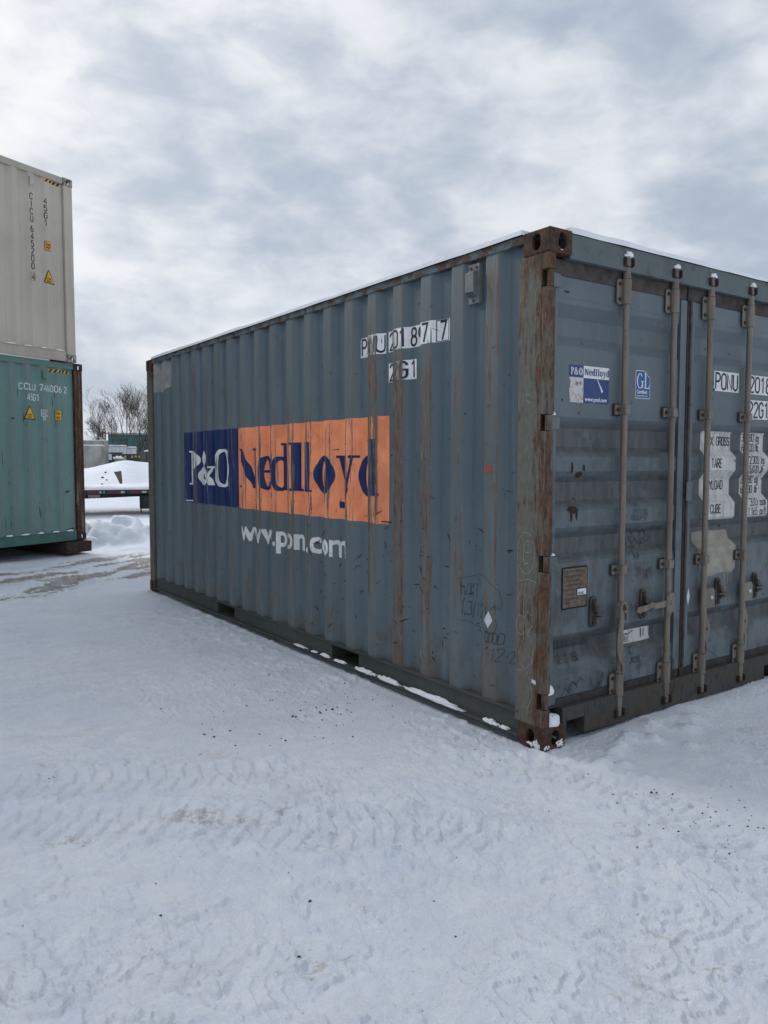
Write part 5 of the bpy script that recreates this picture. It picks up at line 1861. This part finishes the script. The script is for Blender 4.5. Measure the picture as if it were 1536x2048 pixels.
# concrete walls
cw = face_cam('concrete_wall', 'nearer stained concrete wall slab with a snow-capped top, left of the snow heap', 'wall', 15.15, 40)
MB().box(-3.6, 0, 0, .25, 1.50, 2.27).build('concrete_panel', M_CONC, cw, .012)
MB().box(-3.6, 0, .004, .25, .70, 1.485).build('concrete_panel', M_CONC, cw, .012)
MB().box(-3.6, 0, 0, .25, -.1, .685).build('concrete_panel', M_CONC, cw, .012)
sheet_at(snow_sheet('wall_snow', 'snow line on top of the nearer concrete wall', -3.6, -.02, 0, .25, 0, .04, None, 40, 6, 41), tuple(cw.location + Vector((0, 0, 2.272))), R(-15.15))
cw2 = face_cam('concrete_wall', 'taller concrete wall with end pillar, standing behind the stained slab', 'wall', 15.37, 43.5)
MB().box(-4.2, -.19, 0, .25, 1.3, 2.60).build('concrete_panel', M_CONC, cw2, .012)
MB().box(-4.2, -.19, 0, .25, -.1, 1.285).build('concrete_panel', M_CONC, cw2, .012)
MB().box(-.185, 0, -.10, .30, -.1, 2.61).build('end_pillar', M_CONC, cw2, .012)
sheet_at(snow_sheet('wall_snow', 'snow line on top of the taller concrete wall', -4.2, -.02, 0, .25, 0, .03, None, 40, 6, 42), tuple(cw2.location + Vector((0, 0, 2.612))), R(-15.37))
# block in front of bins
cb = face_cam('concrete_block', 'squat concrete block with snow cap in front of the dark bins', 'block', 16.15, 41)
MB().box(-.28, .28, 0, .5, 0, 1.66).build('block_body', M_CONC, cb, .05)
clump('snow_lump', 'snow cap on the squat concrete block', tuple(cb.location + Vector((0, .25, 1.65))), .26, .24, .12, 111)
cb = face_cam('concrete_block', 'low concrete block half buried at the end of the snow heap', 'block', 17.75, 37)
MB().box(-.35, .6, 0, .5, 0, 1.46).build('block_body', M_CONC, cb, .05)
# skips with yellow lettering
sk = face_cam('waste_bin', 'long charcoal waste bin with yellow lettering', 'waste bin', 15.65, 50)
MB().box(-.05, 1.62, 0, 1.8, .2, 1.95).build('bin_body', M_DARKBIN, sk, .03)
for i in range(8):
    MB().box(-.05 + i * .225, .0 + i * .225, -.06, -.001, .2, 1.90).build('bin_rib', M_DARKBIN, sk)
MB().box(-.08, 1.66, -.08, .0, 1.905, 1.985).build('bin_rim', M_DARKBIN, sk, .01)
fp = []
for t, u in (('AS', .16), ('PS', .42), ('AS', .66), ('AS', 1.06), ('PY', 1.28), ('AS', 1.48)):
    fp += stroke_text(t, u, 1.755, .12, .028, .2, .75)[0]
Surf(lambda u, v, off: (u, -.07 - off, v), (), (), None).decal('bin_lettering', fp, flat('bin_yellow', (.50, .40, .06), .5), sk, .002, None, .0002)
sk2 = face_cam('waste_bin', 'dark bin with a raised lid beside the concrete pillar', 'waste bin', 15.36, 52)
MB().box(.0, .75, 0, 1.4, .2, 1.62).build('bin_body', M_DARKBIN, sk2, .03)
MB().box(.0, .86, -.1, 1.4, 2.02, 2.10).build('bin_lid', M_DARKBIN, sk2, .02)
MB().box(.72, .80, .0, .1, .2, 2.019).build('bin_post', M_DARKBIN, sk2)
# fence
fe = face_cam('sheet_fence', 'brown-grey sheet metal fence behind the lettered bin', 'fence', 17.28, 53)
for i in range(9):
    MB().box(i * .20, i * .20 + .19, 0, .03 + .01 * (i % 2), 0, 2.16).build('fence_panel', M_FENCEBR, fe)
for i in range(4):
    MB().box(i * .6 - .02, i * .6 + .02, -.04, -.002, 0, 2.19).build('fence_post', M_DARKBIN, fe)
clump('snow_lump', 'snow drift on top of the sheet metal fence', tuple(fe.location + Vector((.75, -.1, 2.17))), .35, .15, .10, 117)
# white box bodies
for lab, azd, d, x0, x1, z1, ribs in (('long white box body with snow on its roof', 15.36, 60, 0, 1.30, 2.66, 5), ('white box body with double doors, next to the long one', 16.48, 61, 0, .82, 2.56, 2)):
    wb = face_cam('box_body', lab, 'truck body', azd, d)
    MB().box(x0, x1, 0, 6, .6, z1).build('box_shell', M_WHITEBOX, wb, .02)
    MB().box(x0 - .02, x1 + .02, -.02, -.001, z1 - .07, z1 + .02).build('roof_trim', M_WHITETRIM, wb)
    for i in range(1, ribs):
        MB().box(x0 + (x1 - x0) * i / ribs - .010, x0 + (x1 - x0) * i / ribs + .010, -.012, -.001, .62, z1 - .075).build('panel_joint', M_WHITETRIM, wb)
    for q in (x0, x1 - .035):
        MB().box(q, q + .035, -.018, -.001, .62, z1 - .075).build('corner_trim', M_WHITETRIM, wb)
    sheet_at(snow_sheet('roof_snow', 'snow on the roof of the %s' % ('long white box body' if ribs == 5 else 'white box body with double doors'), x0, x1, 0, 6, 0, .06, None, 12, 12, 51 + ribs), tuple(wb.location + Vector((0, 0, z1 + .0205))), R(-azd))
# teal hall
hall = face_cam('industrial_hall', 'teal clad industrial hall with flat roof, behind the bare trees', 'building', 15.36, 95)
for i in range(6):
    MB().box(0, 22, .0 + .02 * (i % 2), .3, .1 + i * .78, .1 + (i + 1) * .78 - .03).build('cladding_panel', M_TEAL, hall, .0)
MB().box(.02, 21.98, .32, 14, 0, 4.72).build('hall_core', M_TEALDK, hall)
MB().box(-.1, 22.1, -.15, .32, 4.775, 4.90).build('roof_edge', M_WHITETRIM, hall)
for xx in (.95 * 4.2, 8.5, 12.5):
    m = MB().box(xx, xx + .22, -.03, -.002, 4.02, 4.22)
    w_ = m.build('window', M_BLACK, hall)
    MB().box(xx - .04, xx + .26, -.06, -.031, 3.96, 4.01).build('sill', M_TEALDK, w_)
MB().box(.3, .95, -.06, -.002, 3.05, 3.12).build('pipe_run', M_TEALDK, hall)
# shed roof under snow, chimney pipe, pole, wires
sh = face_cam('shed', 'small shed whose snowy roof shows above the concrete wall', 'shed', 13.75, 58)
MB().box(-2.2, .55, 0, 4, 0, 2.6).build('wall', M_FENCEBR, sh)
m = MB()
m.prism([(-2.4, 2.6), (.68, 2.6), (.66, 2.72), (-.5, 3.22), (-.9, 3.22), (-2.4, 2.72)], lambda u, v, w: (u, w, v), -.1, 4.1)
m.build('roof', M_SNOW, sh, .03)
pipe = face_cam('chimney_pipe', 'thick blue-grey chimney pipe above the concrete wall', 'chimney', 14.72, 82)
m = MB(); m.tube([(0, 0, 0), (0, 0, 4.42)], .085, 12); m.build('pipe_shaft', M_PIPE, pipe)
m = MB(); m.tube([(0, 0, 4.36), (0, 0, 4.46)], .10, 12); m.build('pipe_cap', M_PIPE, pipe)
pole = face_cam('utility_pole', 'dark utility pole with crossarm beside the bare tree', 'pole', 15.20, 84)
m = MB(); m.tube([(0, 0, 0), (0, 0, 4.72)], [.07, .05], 8); m.build('pole_shaft', M_BARK, pole)
MB().box(-.34, .34, -.05, .05, 4.42, 4.50).build('crossarm', M_BARK, pole)
for q in (-.30, 0, .30):
    m = MB(); m.tube([(q, 0, 4.5), (q, 0, 4.62)], .03, 6); m.build('insulator', M_WIRE, pole)
for q, lab in ((-.30, 'lower thin overhead wire running left of the utility pole'), (.30, 'upper thin overhead wire running left of the utility pole')):
    a = pole.location + Vector((q, 0, 4.60 + (.0 if q < 0 else .30)))
    b = a + Vector((-22, 3, .6))
    pts = [a.lerp(b, t / 12) - Vector((0, 0, .8 * 4 * (t / 12) * (1 - t / 12) * .5)) for t in range(13)]
    m = MB(); m.tube(pts, .008, 5); tag(m.build('overhead_wire', M_WIRE), lab, 'wire', 'overhead wires')


# ------------------------------------------------ bare trees
def bare_tree(label, azd, d, stems, seed, height):
    rng = random.Random(seed)
    x_, y_ = pol(azd, d)
    root = thing('bare_tree', label, 'tree', (x_, y_, 0), R(-azd), 'bare winter trees')
    trunk, crown, tips = MB(), MB(), []

    def grow(p, dr, ln, rad, lev):
        pts = [p]; rr = [rad]
        n = 4 if lev < 3 else 3
        q = Vector(p); dd = Vector(dr)
        for i in range(n):
            dd = (dd + Vector((rng.gauss(0, .10), rng.gauss(0, .10), rng.gauss(.05, .05)))).normalized()
            q = q + dd * ln / n
            pts.append(Vector(q)); rr.append(rad * (1 - .45 * (i + 1) / n))
        (trunk if lev < 2 else crown).tube(pts, rr, 6 if lev < 2 else 3, False)
        if lev >= 5:
            tips.append(q)
            return
        k = {0: 4, 1: 4, 2: 4, 3: 4, 4: 4}[lev]
        for j in range(k):
            t = rng.uniform(.30, 1.0) if j else 1.0
            i = min(n, max(1, int(round(t * n))))
            b = pts[i]
            ax = Vector((rng.gauss(0, 1), rng.gauss(0, 1), rng.gauss(.25, .5))).normalized()
            nd_ = (dd * 1.0 + ax * (.60 if lev < 3 else .80) + Vector((0, 0, .20))).normalized()
            grow(b, nd_, ln * rng.uniform(.52, .74), max(.0070, rr[i] * rng.uniform(.50, .68)), lev + 1)

    for (ox, dx, dz, ln, rad) in stems:
        grow(Vector((ox, rng.uniform(-.3, .3), .0)), Vector((dx, rng.uniform(-.15, .15), dz)).normalized(), ln, rad, 0)
    trunk.build('trunk', M_BARK, root)
    crown.build('crown', M_TWIG, root)
    return root, tips, rng


sc_h = 1.0
t1, tips, rng = bare_tree('bare many-stemmed tree with a few dry leaves, in front of the teal hall', 16.85, 72,
                          [(-.40, -.62, .90, 2.5, .085), (-.20, -.30, 1.0, 3.4, .11), (.0, -.06, 1.0, 3.7, .12), (.15, .10, 1.0, 3.9, .13), (.35, .30, 1.0, 3.6, .11), (.65, .46, .95, 3.2, .10)], 5, 7.5)
m = MB()
for q in tips:
    if q.x < -.55 and rng.random() < .22:
        s = rng.uniform(.04, .075)
        a = Vector((rng.gauss(0, 1), rng.gauss(0, 1), rng.gauss(0, 1))).normalized() * s
        b = a.cross(Vector((rng.gauss(0, 1), rng.gauss(0, 1), rng.gauss(0, 1)))).normalized() * s * .6
        m.add([q - a, q + b, q + a, q - b], [(0, 1, 2, 3)])
if m.v:
    m.build('dry_leaves', M_DRYLEAF, t1)['kind'] = 'stuff'
bare_tree('second bare tree, fine pale twigs beside the blue-grey container edge', 18.15, 78, [(-.1, -.15, 1, 3.0, .08), (.1, .15, 1, 3.2, .09), (.3, .4, .9, 2.8, .08)], 8, 8)

# ================================================================== grit and crumbs on the yard
def scatter(name, label, mat, items, seed):
    rng = random.Random(seed)
    m = MB()
    items = [(a, b, q_ * (.72 if q_ > .008 else 1)) for a, b, q_ in items]
    P = np.array([(a, b) for a, b, s in items])
    Z, _ = terrain(P[:, 0], P[:, 1])
    for (x_, y_, s), z in zip(items, Z):
        n = 6
        ring0 = [(x_ + s * math.cos(t * 2 * math.pi / n + .3) * rng.uniform(.6, 1.25), y_ + s * math.sin(t * 2 * math.pi / n + .3) * rng.uniform(.5, 1.2), z - s * .2) for t in range(n)]
        ring1 = [(x_ + (a - x_) * rng.uniform(.5, .85), y_ + (b - y_) * rng.uniform(.5, .85), z + s * rng.uniform(.35, .8)) for a, b, c_ in ring0]
        m.add(ring0 + ring1 + [(x_, y_, z + s * rng.uniform(.6, 1.0))], [(i, (i + 1) % n, n + (i + 1) % n, n + i) for i in range(n)] + [(n + i, n + (i + 1) % n, 2 * n) for i in range(n)])
    o = m.build(name, mat)
    return tag(o, label, name.replace('_', ' '), None, 'stuff')


rng = random.Random(17)
it = [(-1.3, 1.2, .012), (-1.27, 1.14, .012), (-1.16, 1.19, .012), (-1.23, .96, .010), (-.77, 1.2, .012), (-.76, 1.18, .010), (-1.05, 1.05, .010), (-.60, 1.18, .013), (-.55, 1.2, .011), (-.52, 1.18, .013), (-.53, 1.1, .010), (-.99, .87, .009),
      (-.57, 1.28, .012), (-.46, 1.22, .010), (-.50, 1.30, .009), (-.44, 1.14, .011), (-1.78, -.72, .009), (-1.62, -.5, .008), (-2.05, -.30, .007), (.05, -.60, .010), (.12, -.66, .008)]
for i in range(110):
    r0 = rng.uniform(1.9, 8) ; a = R(rng.uniform(8, 48))
    x_, y_ = CAM.x + math.sin(a) * r0, CAM.y + math.cos(a) * r0
    if x_ > -.1 and y_ > -.05: continue
    it.append((x_, y_, rng.uniform(.0015, .0045)))
for i in range(70):
    x_, y_ = rng.gauss(-.55, .35), rng.gauss(1.2, .35)
    if x_ < -.1: it.append((x_, y_, rng.uniform(.0025, .0075)))
for i in range(60):
    x_, y_ = rng.gauss(.05, .22), rng.gauss(-.85, .22)
    it.append((x_, y_, rng.uniform(.002, .006)))
scatter('grit', 'dark grit and pebbles strewn on the packed snow', M_STONE, it, 5)
it = []
for pts, n, sp in ((TR_A, 150, .16), (TR_B, 120, .16), (TR_C, 80, .16), (TR_D, 90, .16)):
    for i in range(n):
        j = rng.randrange(1, len(pts) - 2)
        t = rng.random()
        x_ = pts[j][0] + (pts[j + 1][0] - pts[j][0]) * t + rng.gauss(0, sp)
        y_ = pts[j][1] + (pts[j + 1][1] - pts[j][1]) * t + rng.gauss(0, sp)
        if x_ > -.02 and y_ > .0: continue
        it.append((x_, y_, abs(rng.gauss(.003, .003)) + .0015))
for i in range(120):
    x_, y_ = rng.uniform(.15, 2.0), -abs(rng.gauss(.1, .22))
    it.append((x_, y_, abs(rng.gauss(.003, .003)) + .0015))
M_CRUMB = flat('crumbled_snow', (.74, .775, .83), .8, .2, 0, .06, 60, .3)
scatter('snow_crumbs', 'loose crumbs of snow along the tyre tracks', M_CRUMB, it, 6)
